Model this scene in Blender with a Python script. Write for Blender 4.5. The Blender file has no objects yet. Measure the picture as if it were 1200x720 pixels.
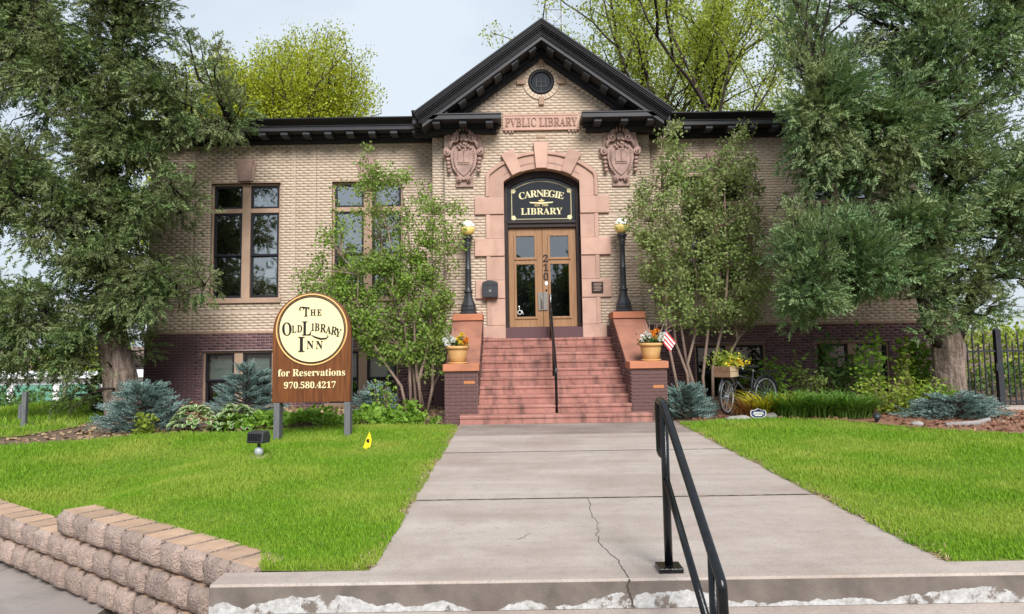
import bpy, bmesh, math, random
import numpy as np
from mathutils import Vector, Matrix
R = math.radians
random.seed(7)
rng = np.random.default_rng(11)
scene = bpy.context.scene
col = scene.collection

# ------------------------------------------------------------------ camera
F, CX, CY, PITCH, ROLL, EYE = 870.0, 600.0, 315.0, R(5.3), R(0.89), 1.45
fwd = np.array([0, math.cos(PITCH), math.sin(PITCH)])
up0 = np.array([0, -math.sin(PITCH), math.cos(PITCH)])
rt0 = np.array([1.0, 0, 0])
rt = math.cos(ROLL) * rt0 - math.sin(ROLL) * up0
up = math.cos(ROLL) * up0 + math.sin(ROLL) * rt0
cd = bpy.data.cameras.new('camera')
cam = bpy.data.objects.new('camera', cd); col.objects.link(cam)
cd.sensor_width = 36.0; cd.lens = 36.0 * F / 1200.0
cd.shift_y = -(360 - CY) / 1200.0
cd.clip_start = 0.05; cd.clip_end = 3000
m3 = Matrix([[rt[i], up[i], -fwd[i]] for i in range(3)])
cam.matrix_world = Matrix.Translation((0, 0, EYE)) @ m3.to_4x4()
scene.camera = cam

def at(x, y, Y):
    """a sight line of the survey photograph met at the distance Y -> metres"""
    d = fwd + rt * ((x - CX) / F) - up * ((y - CY) / F)
    return d * (Y / d[1]) + np.array([0, 0, EYE])

# ------------------------------------------------------------------ world, sun, exposure
SUN_EL, SUN_AZ = R(40), R(168)       # azimuth measured from +Y towards +X: behind the viewer, slightly left
w = bpy.data.worlds.new('World'); scene.world = w; w.use_nodes = True
nt = w.node_tree; N = nt.nodes; L = nt.links
bg = N['Background']
sky = N.new('ShaderNodeTexSky'); sky.sky_type = 'NISHITA'; sky.sun_disc = False
sky.sun_elevation = SUN_EL; sky.sun_rotation = SUN_AZ
sky.air_density = 1.0; sky.dust_density = 1.5; sky.ozone_density = 1.5
tc = N.new('ShaderNodeTexCoord')
mp = N.new('ShaderNodeMapping'); mp.inputs['Scale'].default_value = (1, 1, 2.2)
no = N.new('ShaderNodeTexNoise'); no.inputs['Scale'].default_value = 1.6; no.inputs['Detail'].default_value = 6
no.inputs['Roughness'].default_value = 0.55
cr = N.new('ShaderNodeMapRange'); cr.inputs['From Min'].default_value = 0.33; cr.inputs['From Max'].default_value = 0.62
cr.inputs['To Min'].default_value = 0.62; cr.inputs['To Max'].default_value = 0.97
mx = N.new('ShaderNodeMix'); mx.data_type = 'RGBA'
mx.inputs['B'].default_value = (7.3, 8.2, 9.1, 1)
L.new(tc.outputs['Generated'], mp.inputs['Vector']); L.new(mp.outputs[0], no.inputs['Vector'])
L.new(no.outputs['Fac'], cr.inputs['Value']); L.new(cr.outputs[0], mx.inputs['Factor'])
L.new(sky.outputs[0], mx.inputs['A']); L.new(mx.outputs['Result'], bg.inputs['Color'])
bg.inputs['Strength'].default_value = 0.049
sd = bpy.data.lights.new('sun', 'SUN'); sd.energy = 2.4; sd.angle = R(26); sd.color = (1.0, 0.965, 0.925)
so = bpy.data.objects.new('sun', sd); col.objects.link(so)
sdir = Vector((math.sin(SUN_AZ) * math.cos(SUN_EL), math.cos(SUN_AZ) * math.cos(SUN_EL), math.sin(SUN_EL)))
so.rotation_euler = sdir.to_track_quat('Z', 'Y').to_euler()
vs = scene.view_settings
vs.view_transform = 'Standard'; vs.look = 'None'; vs.exposure = 1.15; vs.gamma = 1.0; vs.use_curve_mapping = False
scene.render.engine = 'CYCLES'
cy = scene.cycles
cy.use_denoising = True
try: cy.denoiser = 'OPENIMAGEDENOISE'; cy.denoising_prefilter = 'ACCURATE'
except Exception: pass
cy.max_bounces = 6; cy.diffuse_bounces = 3; cy.glossy_bounces = 3; cy.transmission_bounces = 4; cy.transparent_max_bounces = 8
cy.caustics_reflective = False; cy.caustics_refractive = False

# ------------------------------------------------------------------ materials
def nodes(name):
    m = bpy.data.materials.new(name); m.use_nodes = True
    return m, m.node_tree.nodes, m.node_tree.links, m.node_tree.nodes['Principled BSDF']

def mixc(N, L, fac, a, b, mode='MIX'):
    n = N.new('ShaderNodeMix'); n.data_type = 'RGBA'; n.blend_type = mode
    for sock, v in (('A', a), ('B', b)):
        if isinstance(v, tuple): n.inputs[sock].default_value = v + (1,) if len(v) == 3 else v
        else: L.new(v, n.inputs[sock])
    if isinstance(fac, (int, float)): n.inputs['Factor'].default_value = fac
    else: L.new(fac, n.inputs['Factor'])
    return n.outputs['Result']

def noise(N, L, scale, detail=4, vec=None, rough=0.55, stretch=None):
    g = N.new('ShaderNodeNewGeometry') if vec is None else None
    n = N.new('ShaderNodeTexNoise'); n.inputs['Scale'].default_value = scale; n.inputs['Detail'].default_value = detail
    n.inputs['Roughness'].default_value = rough
    src = g.outputs['Position'] if g else vec
    if stretch:
        mpn = N.new('ShaderNodeMapping'); mpn.inputs['Scale'].default_value = stretch
        L.new(src, mpn.inputs['Vector']); src = mpn.outputs[0]
    L.new(src, n.inputs['Vector'])
    return n.outputs['Fac']

def ramp(N, L, fac, a, b, lo=0.0, hi=1.0):
    n = N.new('ShaderNodeMapRange'); n.inputs['From Min'].default_value = a; n.inputs['From Max'].default_value = b
    n.inputs['To Min'].default_value = lo; n.inputs['To Max'].default_value = hi
    L.new(fac, n.inputs['Value']); return n.outputs[0]

def bump(N, L, p, h, strength=0.3, dist=0.01):
    b = N.new('ShaderNodeBump'); b.inputs['Strength'].default_value = strength; b.inputs['Distance'].default_value = dist
    L.new(h, b.inputs['Height']); L.new(b.outputs[0], p.inputs['Normal'])

def surf(name, c1, c2=None, scale=6, rough=0.8, bs=0.3, bscale=60, bdist=0.006, spec=0.3, metal=0.0, dirt=None, dscale=1.2, stretch=None, island=None, dmin=0.5, dmax=0.75):
    """a two-tone noise surface with fine relief; dirt = stain colour with a shape of its own"""
    m, N, L, p = nodes(name)
    c2 = c2 or tuple(v * 0.75 for v in c1)
    c = mixc(N, L, ramp(N, L, noise(N, L, scale, 5, stretch=stretch), 0.3, 0.7), c1, c2)
    if island:
        g = N.new('ShaderNodeNewGeometry')
        c = mixc(N, L, ramp(N, L, g.outputs['Random Per Island'], 0, 1, 0, 1), c, island, 'MIX') if False else mixc(N, L, g.outputs['Random Per Island'], c, mixc(N, L, 0.75, c, island))
    if dirt:
        c = mixc(N, L, ramp(N, L, noise(N, L, dscale, 7, rough=0.65), dmin, dmax, 0, 0.85), c, dirt)
    L.new(c, p.inputs['Base Color'])
    p.inputs['Roughness'].default_value = rough; p.inputs['Metallic'].default_value = metal
    p.inputs['Specular IOR Level'].default_value = spec
    if bs: bump(N, L, p, noise(N, L, bscale, 6), bs, bdist)
    return m

def leafmat(name, c1, c2, c3=None, transl=0.35, rough=0.55, big=0.7, spec=0.25):
    m, N, L, p = nodes(name)
    g = N.new('ShaderNodeNewGeometry')
    c = mixc(N, L, g.outputs['Random Per Island'], c1, c2)
    if c3: c = mixc(N, L, ramp(N, L, noise(N, L, big, 3), 0.42, 0.68), c, c3)
    L.new(c, p.inputs['Base Color']); p.inputs['Roughness'].default_value = rough; p.inputs['Specular IOR Level'].default_value = spec
    t = N.new('ShaderNodeBsdfTranslucent')
    tcx = mixc(N, L, 1.0, c, (1.0, 1.0, 0.55), 'MULTIPLY'); L.new(tcx, t.inputs['Color'])
    ms = N.new('ShaderNodeMixShader'); ms.inputs[0].default_value = transl
    L.new(p.outputs[0], ms.inputs[1]); L.new(t.outputs[0], ms.inputs[2])
    L.new(ms.outputs[0], N['Material Output'].inputs['Surface'])
    return m

def brickmat(name, cols, seed_scale=1.0, dirt=None):
    m, N, L, p = nodes(name)
    g = N.new('ShaderNodeNewGeometry')
    r = N.new('ShaderNodeValToRGB'); e = r.color_ramp.elements
    e[0].position = 0; e[0].color = cols[0] + (1,); e[1].position = 1; e[1].color = cols[-1] + (1,)
    for i, cc in enumerate(cols[1:-1]):
        q = e.new((i + 1) / (len(cols) - 1)); q.color = cc + (1,)
    L.new(g.outputs['Random Per Island'], r.inputs['Fac'])
    c = mixc(N, L, ramp(N, L, noise(N, L, 25, 4), 0.3, 0.75, 0, 0.22), r.outputs['Color'], tuple(v * 0.65 for v in cols[0]))
    if dirt: c = mixc(N, L, ramp(N, L, noise(N, L, 0.9, 6, rough=0.62), 0.54, 0.8, 0, 0.45), c, dirt)
    L.new(c, p.inputs['Base Color']); p.inputs['Roughness'].default_value = 0.85; p.inputs['Specular IOR Level'].default_value = 0.25
    bump(N, L, p, noise(N, L, 90, 5), 0.35, 0.006)
    return m

M = {}
M['cream_brick'] = brickmat('cream_brick', [(0.54, 0.43, 0.325), (0.585, 0.475, 0.37), (0.505, 0.395, 0.295), (0.595, 0.49, 0.385)], dirt=(0.40, 0.31, 0.24))
M['cream_mortar'] = surf('cream_mortar', (0.49, 0.39, 0.315), (0.42, 0.33, 0.265), 4, 0.95)
M['purple_brick'] = brickmat('purple_brick', [(0.13, 0.073, 0.08), (0.175, 0.095, 0.10), (0.095, 0.055, 0.063), (0.22, 0.12, 0.12)])
M['purple_mortar'] = surf('purple_mortar', (0.36, 0.28, 0.28), (0.25, 0.19, 0.19), 5, 0.95)
M['pier_brick'] = brickmat('pier_brick', [(0.14, 0.075, 0.07), (0.20, 0.11, 0.10), (0.11, 0.06, 0.06), (0.26, 0.15, 0.13)])
M['orange_brick'] = brickmat('orange_brick', [(0.42, 0.17, 0.07), (0.5, 0.2, 0.08)])
M['pier_mortar'] = surf('pier_mortar', (0.30, 0.22, 0.2), (0.22, 0.16, 0.15), 5, 0.95)
M['pink_stone'] = surf('pink_stone', (0.53, 0.345, 0.27), (0.44, 0.28, 0.225), 3, 0.85, 0.25, 70, 0.004, dirt=(0.30, 0.19, 0.16), dscale=2.2, dmin=0.55, dmax=0.8)
M['rose_stone'] = surf('rose_stone', (0.42, 0.285, 0.24), (0.31, 0.205, 0.175), 5, 0.85, 0.4, 50, 0.006, dirt=(0.10, 0.075, 0.07), dscale=4.0, dmin=0.5, dmax=0.8)
M['tan_stone'] = surf('tan_stone', (0.42, 0.29, 0.21), (0.35, 0.24, 0.175), 3, 0.85, 0.2, 70, 0.004)
M['step_stone'] = surf('step_stone', (0.39, 0.185, 0.15), (0.31, 0.14, 0.115), 3, 0.85, 0.35, 60, 0.006)
def stains(m, scale, stretch, lo, hi, colr, amt):
    N, L = m.node_tree.nodes, m.node_tree.links; p = N['Principled BSDF']; src = p.inputs['Base Color'].links[0].from_socket
    L.new(mixc(N, L, ramp(N, L, noise(N, L, scale, 6, rough=0.62, stretch=stretch), lo, hi, 0, amt), src, colr), p.inputs['Base Color'])
stains(M['step_stone'], 2.6, (2.4, 0.5, 0.6), 0.48, 0.68, (0.095, 0.055, 0.05), 0.85)
stains(M['step_stone'], 14.0, (1, 1, 1), 0.5, 0.72, (0.16, 0.08, 0.07), 0.5)
stains(M['step_stone'], 1.1, (1, 1, 1), 0.5, 0.75, (0.5, 0.27, 0.22), 0.5)
def objvar(m, amt):
    """every block its own tone"""
    N, L = m.node_tree.nodes, m.node_tree.links; p = N['Principled BSDF']; src = p.inputs['Base Color'].links[0].from_socket
    oi = N.new('ShaderNodeObjectInfo'); h = N.new('ShaderNodeHueSaturation'); L.new(src, h.inputs['Color'])
    L.new(ramp(N, L, oi.outputs['Random'], 0, 1, 1 - amt, 1 + amt), h.inputs['Value']); L.new(h.outputs[0], p.inputs['Base Color'])
objvar(M['step_stone'], 0.12); objvar(M['pink_stone'], 0.13)
stains(M['pink_stone'], 1.6, (2.0, 2.0, 0.35), 0.55, 0.8, (0.27, 0.175, 0.14), 0.6)
stains(M['cream_brick'], 1.3, (1.6, 1.6, 0.22), 0.54, 0.78, (0.34, 0.265, 0.21), 0.55)
stains(M['cream_brick'], 0.6, (1, 1, 1), 0.5, 0.75, (0.62, 0.53, 0.45), 0.35)
M['orange_stone'] = surf('orange_stone', (0.50, 0.20, 0.11), (0.40, 0.155, 0.09), 3, 0.8, 0.3, 60, 0.005, dirt=(0.2, 0.10, 0.075), dscale=1.6, dmin=0.55, dmax=0.8)
M['coping_stone'] = surf('coping_stone', (0.37, 0.165, 0.11), (0.27, 0.12, 0.085), 2.5, 0.8, 0.3, 60, 0.005, dirt=(0.15, 0.075, 0.06), dscale=1.8, dmin=0.45, dmax=0.75)
M['black_paint'] = surf('black_paint', (0.012, 0.012, 0.016), (0.02, 0.02, 0.025), 2, 0.55, 0.1, 30, 0.003, spec=0.3)
M['grey_paint'] = surf('grey_paint', (0.04, 0.04, 0.048), (0.03, 0.03, 0.036), 2, 0.5, 0.1, 30, 0.003, spec=0.4)
M['iron'] = surf('iron', (0.022, 0.025, 0.032), (0.035, 0.038, 0.045), 8, 0.42, 0.15, 80, 0.002, spec=0.5)
M['rail_paint'] = surf('rail_paint', (0.004, 0.0045, 0.006), (0.009, 0.0095, 0.011), 30, 0.16, 0.5, 140, 0.002, spec=0.4)
M['sash_paint'] = surf('sash_paint', (0.012, 0.012, 0.018), (0.02, 0.02, 0.027), 5, 0.5, 0)
M['dark_room'] = surf('dark_room', (0.012, 0.012, 0.014), (0.02, 0.02, 0.022), 1.5, 0.95, 0)
M['blind'] = surf('blind', (0.20, 0.25, 0.23), (0.14, 0.18, 0.165), 2, 0.8, 0, stretch=(1, 1, 8))
M['curtain'] = surf('curtain', (0.5, 0.52, 0.56), (0.35, 0.37, 0.42), 5, 0.9, 0.3, 14, 0.03, stretch=(6, 1, 1))
M['concrete'] = surf('concrete', (0.445, 0.385, 0.345), (0.37, 0.315, 0.28), 1.1, 0.88, 0.35, 110, 0.004, dirt=(0.25, 0.18, 0.145), dscale=0.75, stretch=(0.55, 3.0, 1), dmin=0.44, dmax=0.76)
stains(M['concrete'], 0.5, (1, 1, 1), 0.48, 0.72, (0.38, 0.30, 0.25), 0.5)
stains(M['concrete'], 9.0, (1, 1, 1), 0.52, 0.8, (0.22, 0.19, 0.17), 0.55)
stains(M['concrete'], 55.0, (1, 1, 1), 0.5, 0.7, (0.20, 0.175, 0.16), 0.55)
stains(M['concrete'], 75.0, (1, 1, 1), 0.56, 0.7, (0.62, 0.58, 0.55), 0.4)
stains(M['concrete'], 0.9, (0.25, 2.2, 1), 0.5, 0.75, (0.24, 0.185, 0.155), 0.5)
M['worn_concrete'] = surf('worn_concrete', (0.36, 0.31, 0.28), (0.25, 0.205, 0.18), 1.3, 0.85, 0.35, 110, 0.004, dirt=(0.17, 0.13, 0.11), dscale=1.0, stretch=(0.4, 2.5, 1), dmin=0.42, dmax=0.7)
stains(M['worn_concrete'], 1.0, (0.35, 2.0, 1), 0.46, 0.66, (0.17, 0.13, 0.11), 0.7)
stains(M['worn_concrete'], 55.0, (1, 1, 1), 0.5, 0.7, (0.16, 0.14, 0.13), 0.5)
M['crack'] = surf('crack', (0.07, 0.058, 0.048), None, 5, 0.95, 0)
M['sidewalk'] = surf('sidewalk', (0.30, 0.26, 0.24), (0.24, 0.205, 0.19), 1.2, 0.9, 0.3, 80, 0.005, dirt=(0.15, 0.135, 0.125), dscale=1.6)
M['block_face'] = surf('block_face', (0.46, 0.345, 0.29), (0.32, 0.245, 0.21), 26, 0.92, 1.0, 55, 0.03, dirt=(0.20, 0.16, 0.145), dscale=5, dmin=0.5, dmax=0.75)
M['block_top'] = surf('block_top', (0.47, 0.315, 0.215), (0.37, 0.25, 0.175), 6, 0.9, 0.5, 90, 0.006, dirt=(0.26, 0.19, 0.14), dscale=3)
objvar(M['block_face'], 0.18); objvar(M['block_top'], 0.14)
M['soil'] = surf('soil', (0.20, 0.135, 0.10), (0.13, 0.085, 0.06), 3, 0.95, 0.9, 40, 0.03)
M['dry_soil'] = surf('dry_soil', (0.30, 0.22, 0.15), (0.18, 0.12, 0.085), 2.5, 0.95, 0.8, 40, 0.03)
M['mulch'] = surf('mulch', (0.20, 0.085, 0.055), (0.26, 0.15, 0.10), 5, 0.95, 0)
M['wood_door'] = surf('wood_door', (0.33, 0.18, 0.09), (0.24, 0.125, 0.06), 3, 0.5, 0.15, 40, 0.003, stretch=(9, 9, 0.6), spec=0.4)
M['dark_trim'] = surf('dark_trim', (0.022, 0.014, 0.014), (0.035, 0.022, 0.02), 4, 0.5, 0.1)
M['kick'] = surf('kick', (0.20, 0.13, 0.10), (0.15, 0.095, 0.075), 6, 0.4, 0.1, metal=0.3)
M['steel'] = surf('steel', (0.30, 0.28, 0.26), (0.24, 0.22, 0.2), 20, 0.4, 0.1, metal=0.6)
M['gold'] = surf('gold', (0.75, 0.60, 0.28), (0.66, 0.50, 0.2), 10, 0.4, 0.05, spec=0.5)
M['pale_gold'] = surf('pale_gold', (0.80, 0.72, 0.45), (0.72, 0.62, 0.34), 10, 0.45, 0)
M['bronze'] = surf('bronze', (0.05, 0.032, 0.03), (0.035, 0.022, 0.022), 20, 0.4, 0.1, metal=0.3)
M['plaque_text'] = surf('plaque_text', (0.42, 0.30, 0.25), None, 5, 0.5, 0)
M['sign_wood'] = surf('sign_wood', (0.19, 0.063, 0.016), (0.085, 0.026, 0.008), 5, 0.5, 0.25, 30, 0.004, stretch=(7, 7, 0.5), spec=0.35)
M['cream'] = surf('cream', (0.80, 0.70, 0.42), (0.78, 0.67, 0.38), 2, 0.55, 0)
M['sign_tan'] = surf('sign_tan', (0.74, 0.48, 0.20), (0.68, 0.43, 0.17), 3, 0.5, 0)
M['ink'] = surf('ink', (0.01, 0.01, 0.013), None, 5, 0.5, 0)
M['white'] = surf('white', (0.78, 0.78, 0.76), (0.7, 0.7, 0.69), 4, 0.6, 0)
M['grey_post'] = surf('grey_post', (0.15, 0.15, 0.16), (0.10, 0.10, 0.11), 8, 0.7, 0.3, stretch=(4, 4, 0.6))
M['grey_metal'] = surf('grey_metal', (0.42, 0.44, 0.46), (0.34, 0.36, 0.38), 20, 0.55, 0.1, metal=0.2)
M['terracotta'] = surf('terracotta', (0.60, 0.36, 0.15), (0.52, 0.29, 0.11), 6, 0.75, 0.2, 60, 0.004)
M['yellow'] = surf('yellow', (0.85, 0.68, 0.02), (0.8, 0.62, 0.02), 5, 0.6, 0)
M['tyre'] = surf('tyre', (0.02, 0.02, 0.02), (0.03, 0.03, 0.03), 20, 0.8, 0.1)
M['crate_wood'] = surf('crate_wood', (0.22, 0.12, 0.075), (0.15, 0.08, 0.05), 4, 0.8, 0.3, stretch=(2, 2, 14))
M['crate_pale'] = surf('crate_pale', (0.5, 0.38, 0.26), (0.42, 0.31, 0.2), 4, 0.8, 0.2)
M['bark_juniper'] = surf('bark_juniper', (0.31, 0.24, 0.20), (0.075, 0.052, 0.042), 8, 0.95, 1.0, 9, 0.06, stretch=(3.0, 3.0, 0.35))
M['bark_dark'] = surf('bark_dark', (0.06, 0.045, 0.038), (0.035, 0.026, 0.022), 8, 0.95, 0.8, 14, 0.03, stretch=(2, 2, 0.5))
M['bark_pale'] = surf('bark_pale', (0.30, 0.215, 0.17), (0.20, 0.14, 0.11), 8, 0.9, 0.5, 25, 0.01, stretch=(3, 3, 0.6))
M['rock'] = surf('rock', (0.34, 0.32, 0.31), (0.24, 0.22, 0.21), 6, 0.9, 0.7, 20, 0.02)
M['garage_white'] = surf('garage_white', (0.75, 0.76, 0.78), (0.68, 0.69, 0.7), 1, 0.7, 0)
M['garage_green'] = surf('garage_green', (0.13, 0.32, 0.24), (0.115, 0.28, 0.21), 2, 0.5, 0)
M['roof_dark'] = surf('roof_dark', (0.045, 0.043, 0.045), (0.06, 0.058, 0.06), 3, 0.9, 0.4)
M['flag_red'] = surf('flag_red', (0.55, 0.05, 0.06), None, 3, 0.8, 0)
M['flag_blue'] = surf('flag_blue', (0.03, 0.045, 0.14), None, 3, 0.8, 0)
M['car_paint'] = surf('car_paint', (0.5, 0.51, 0.53), (0.48, 0.49, 0.5), 2, 0.3, 0, spec=0.5)

# plants
M['lf_juniper'] = leafmat('lf_juniper', (0.11, 0.185, 0.06), (0.235, 0.325, 0.12), (0.25, 0.275, 0.135), 0.22, 0.55, 1.6)
M['lf_juniper_grey'] = leafmat('lf_juniper_grey', (0.13, 0.24, 0.10), (0.28, 0.40, 0.19), (0.30, 0.355, 0.165), 0.22, 0.55, 1.3)
M['lf_shrub'] = leafmat('lf_shrub', (0.14, 0.25, 0.035), (0.28, 0.42, 0.07), (0.25, 0.32, 0.10), 0.4)
M['lf_shrub_olive'] = leafmat('lf_shrub_olive', (0.14, 0.22, 0.055), (0.28, 0.37, 0.12), (0.29, 0.335, 0.14), 0.35)
M['lf_lime'] = leafmat('lf_lime', (0.27, 0.34, 0.025), (0.48, 0.51, 0.04), None, 0.45)
M['lf_spring'] = leafmat('lf_spring', (0.26, 0.34, 0.045), (0.46, 0.52, 0.09), None, 0.45)
M['lf_spruce'] = leafmat('lf_spruce', (0.11, 0.18, 0.16), (0.28, 0.40, 0.375), None, 0.08)
M['lf_cover'] = leafmat('lf_cover', (0.14, 0.28, 0.03), (0.28, 0.45, 0.065), None, 0.4)
M['lf_dark'] = leafmat('lf_dark', (0.065, 0.13, 0.032), (0.13, 0.22, 0.06), None, 0.35)
M['lf_lily'] = leafmat('lf_lily', (0.10, 0.22, 0.035), (0.20, 0.35, 0.075), None, 0.35)
M['lf_gold'] = leafmat('lf_gold', (0.42, 0.40, 0.02), (0.62, 0.55, 0.05), None, 0.4)
M['lf_bronze'] = leafmat('lf_bronze', (0.30, 0.12, 0.05), (0.42, 0.24, 0.09), None, 0.3)
M['lf_hedge'] = leafmat('lf_hedge', (0.20, 0.30, 0.035), (0.37, 0.44, 0.075), None, 0.4)
M['lf_street'] = leafmat('lf_street', (0.05, 0.08, 0.02), (0.10, 0.14, 0.035), None, 0.3)
M['grass'] = leafmat('grass', (0.13, 0.285, 0.02), (0.275, 0.46, 0.035), (0.37, 0.455, 0.075), 0.42, 0.5, 0.8)
M['hosta_green'] = leafmat('hosta_green', (0.10, 0.22, 0.05), (0.14, 0.27, 0.06), None, 0.3)
M['hosta_white'] = leafmat('hosta_white', (0.55, 0.60, 0.38), (0.62, 0.66, 0.45), None, 0.3)
M['petal_orange'] = leafmat('petal_orange', (0.72, 0.20, 0.02), (0.85, 0.36, 0.03), None, 0.3)
M['petal_yellow'] = leafmat('petal_yellow', (0.85, 0.58, 0.03), (0.85, 0.68, 0.1), None, 0.3)
M['petal_white'] = leafmat('petal_white', (0.75, 0.78, 0.82), (0.82, 0.82, 0.82), None, 0.3)
M['plume'] = leafmat('plume', (0.52, 0.46, 0.42), (0.62, 0.55, 0.5), None, 0.4)
M['grass_soil'] = surf('grass_soil', (0.14, 0.22, 0.025), (0.17, 0.19, 0.04), 5, 0.95, 0.5, 60, 0.02)

def glassmat(name, refl=0.34, tint=(0.55, 0.6, 0.62)):
    m, N, L, p = nodes(name)
    N.remove(p)
    g = N.new('ShaderNodeBsdfGlossy'); g.inputs['Roughness'].default_value = 0.02; g.inputs['Color'].default_value = (0.92, 0.94, 0.97, 1)
    nz = noise(N, L, 1.3, 2); b = N.new('ShaderNodeBump'); b.inputs['Strength'].default_value = 0.06; b.inputs['Distance'].default_value = 0.05
    L.new(nz, b.inputs['Height']); L.new(b.outputs[0], g.inputs['Normal'])
    t = N.new('ShaderNodeBsdfTransparent'); t.inputs['Color'].default_value = tint + (1,)
    ms = N.new('ShaderNodeMixShader'); ms.inputs[0].default_value = refl
    L.new(t.outputs[0], ms.inputs[1]); L.new(g.outputs[0], ms.inputs[2])
    L.new(ms.outputs[0], N['Material Output'].inputs['Surface'])
    return m
M['glass'] = glassmat('glass', 0.38)
M['glass_door'] = glassmat('glass_door', 0.24)
M['glass_low'] = glassmat('glass_low', 0.14, (0.75, 0.8, 0.78))
m, N, L, p = nodes('black_glass'); p.inputs['Base Color'].default_value = (0.008, 0.008, 0.01, 1); p.inputs['Roughness'].default_value = 0.04
p.inputs['IOR'].default_value = 1.6; M['black_glass'] = m
m, N, L, p = nodes('globe_glare'); p.inputs['Base Color'].default_value = (0.85, 0.82, 0.74, 1); p.inputs['Roughness'].default_value = 0.12
p.inputs['Subsurface Weight'].default_value = 0.0; M['globe_glare'] = m
m, N, L, p = nodes('globe_amber'); p.inputs['Base Color'].default_value = (0.80, 0.62, 0.20, 1); p.inputs['Roughness'].default_value = 0.2
M['globe_amber'] = m
# kerb riser: bare concrete with remains of a white coating along its foot
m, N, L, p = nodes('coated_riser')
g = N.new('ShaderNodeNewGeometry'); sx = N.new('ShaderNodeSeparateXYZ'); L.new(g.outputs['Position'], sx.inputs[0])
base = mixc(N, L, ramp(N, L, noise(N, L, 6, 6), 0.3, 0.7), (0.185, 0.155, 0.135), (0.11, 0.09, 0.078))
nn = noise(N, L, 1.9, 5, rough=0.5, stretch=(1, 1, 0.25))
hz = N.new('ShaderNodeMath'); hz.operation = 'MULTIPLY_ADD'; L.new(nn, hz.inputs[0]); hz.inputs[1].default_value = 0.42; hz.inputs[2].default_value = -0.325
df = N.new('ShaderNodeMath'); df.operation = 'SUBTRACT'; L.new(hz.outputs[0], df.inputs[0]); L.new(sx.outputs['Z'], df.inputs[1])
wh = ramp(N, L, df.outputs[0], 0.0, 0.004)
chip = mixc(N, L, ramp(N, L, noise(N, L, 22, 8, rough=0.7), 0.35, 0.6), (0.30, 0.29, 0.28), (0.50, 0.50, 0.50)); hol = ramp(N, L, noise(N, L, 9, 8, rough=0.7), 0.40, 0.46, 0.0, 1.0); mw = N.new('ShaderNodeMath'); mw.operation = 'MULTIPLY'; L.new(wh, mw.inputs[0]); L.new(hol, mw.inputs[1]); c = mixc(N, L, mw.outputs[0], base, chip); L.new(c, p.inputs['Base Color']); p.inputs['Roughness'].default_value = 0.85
bump(N, L, p, noise(N, L, 80, 6), 0.5, 0.006); M['coated_riser'] = m

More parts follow.
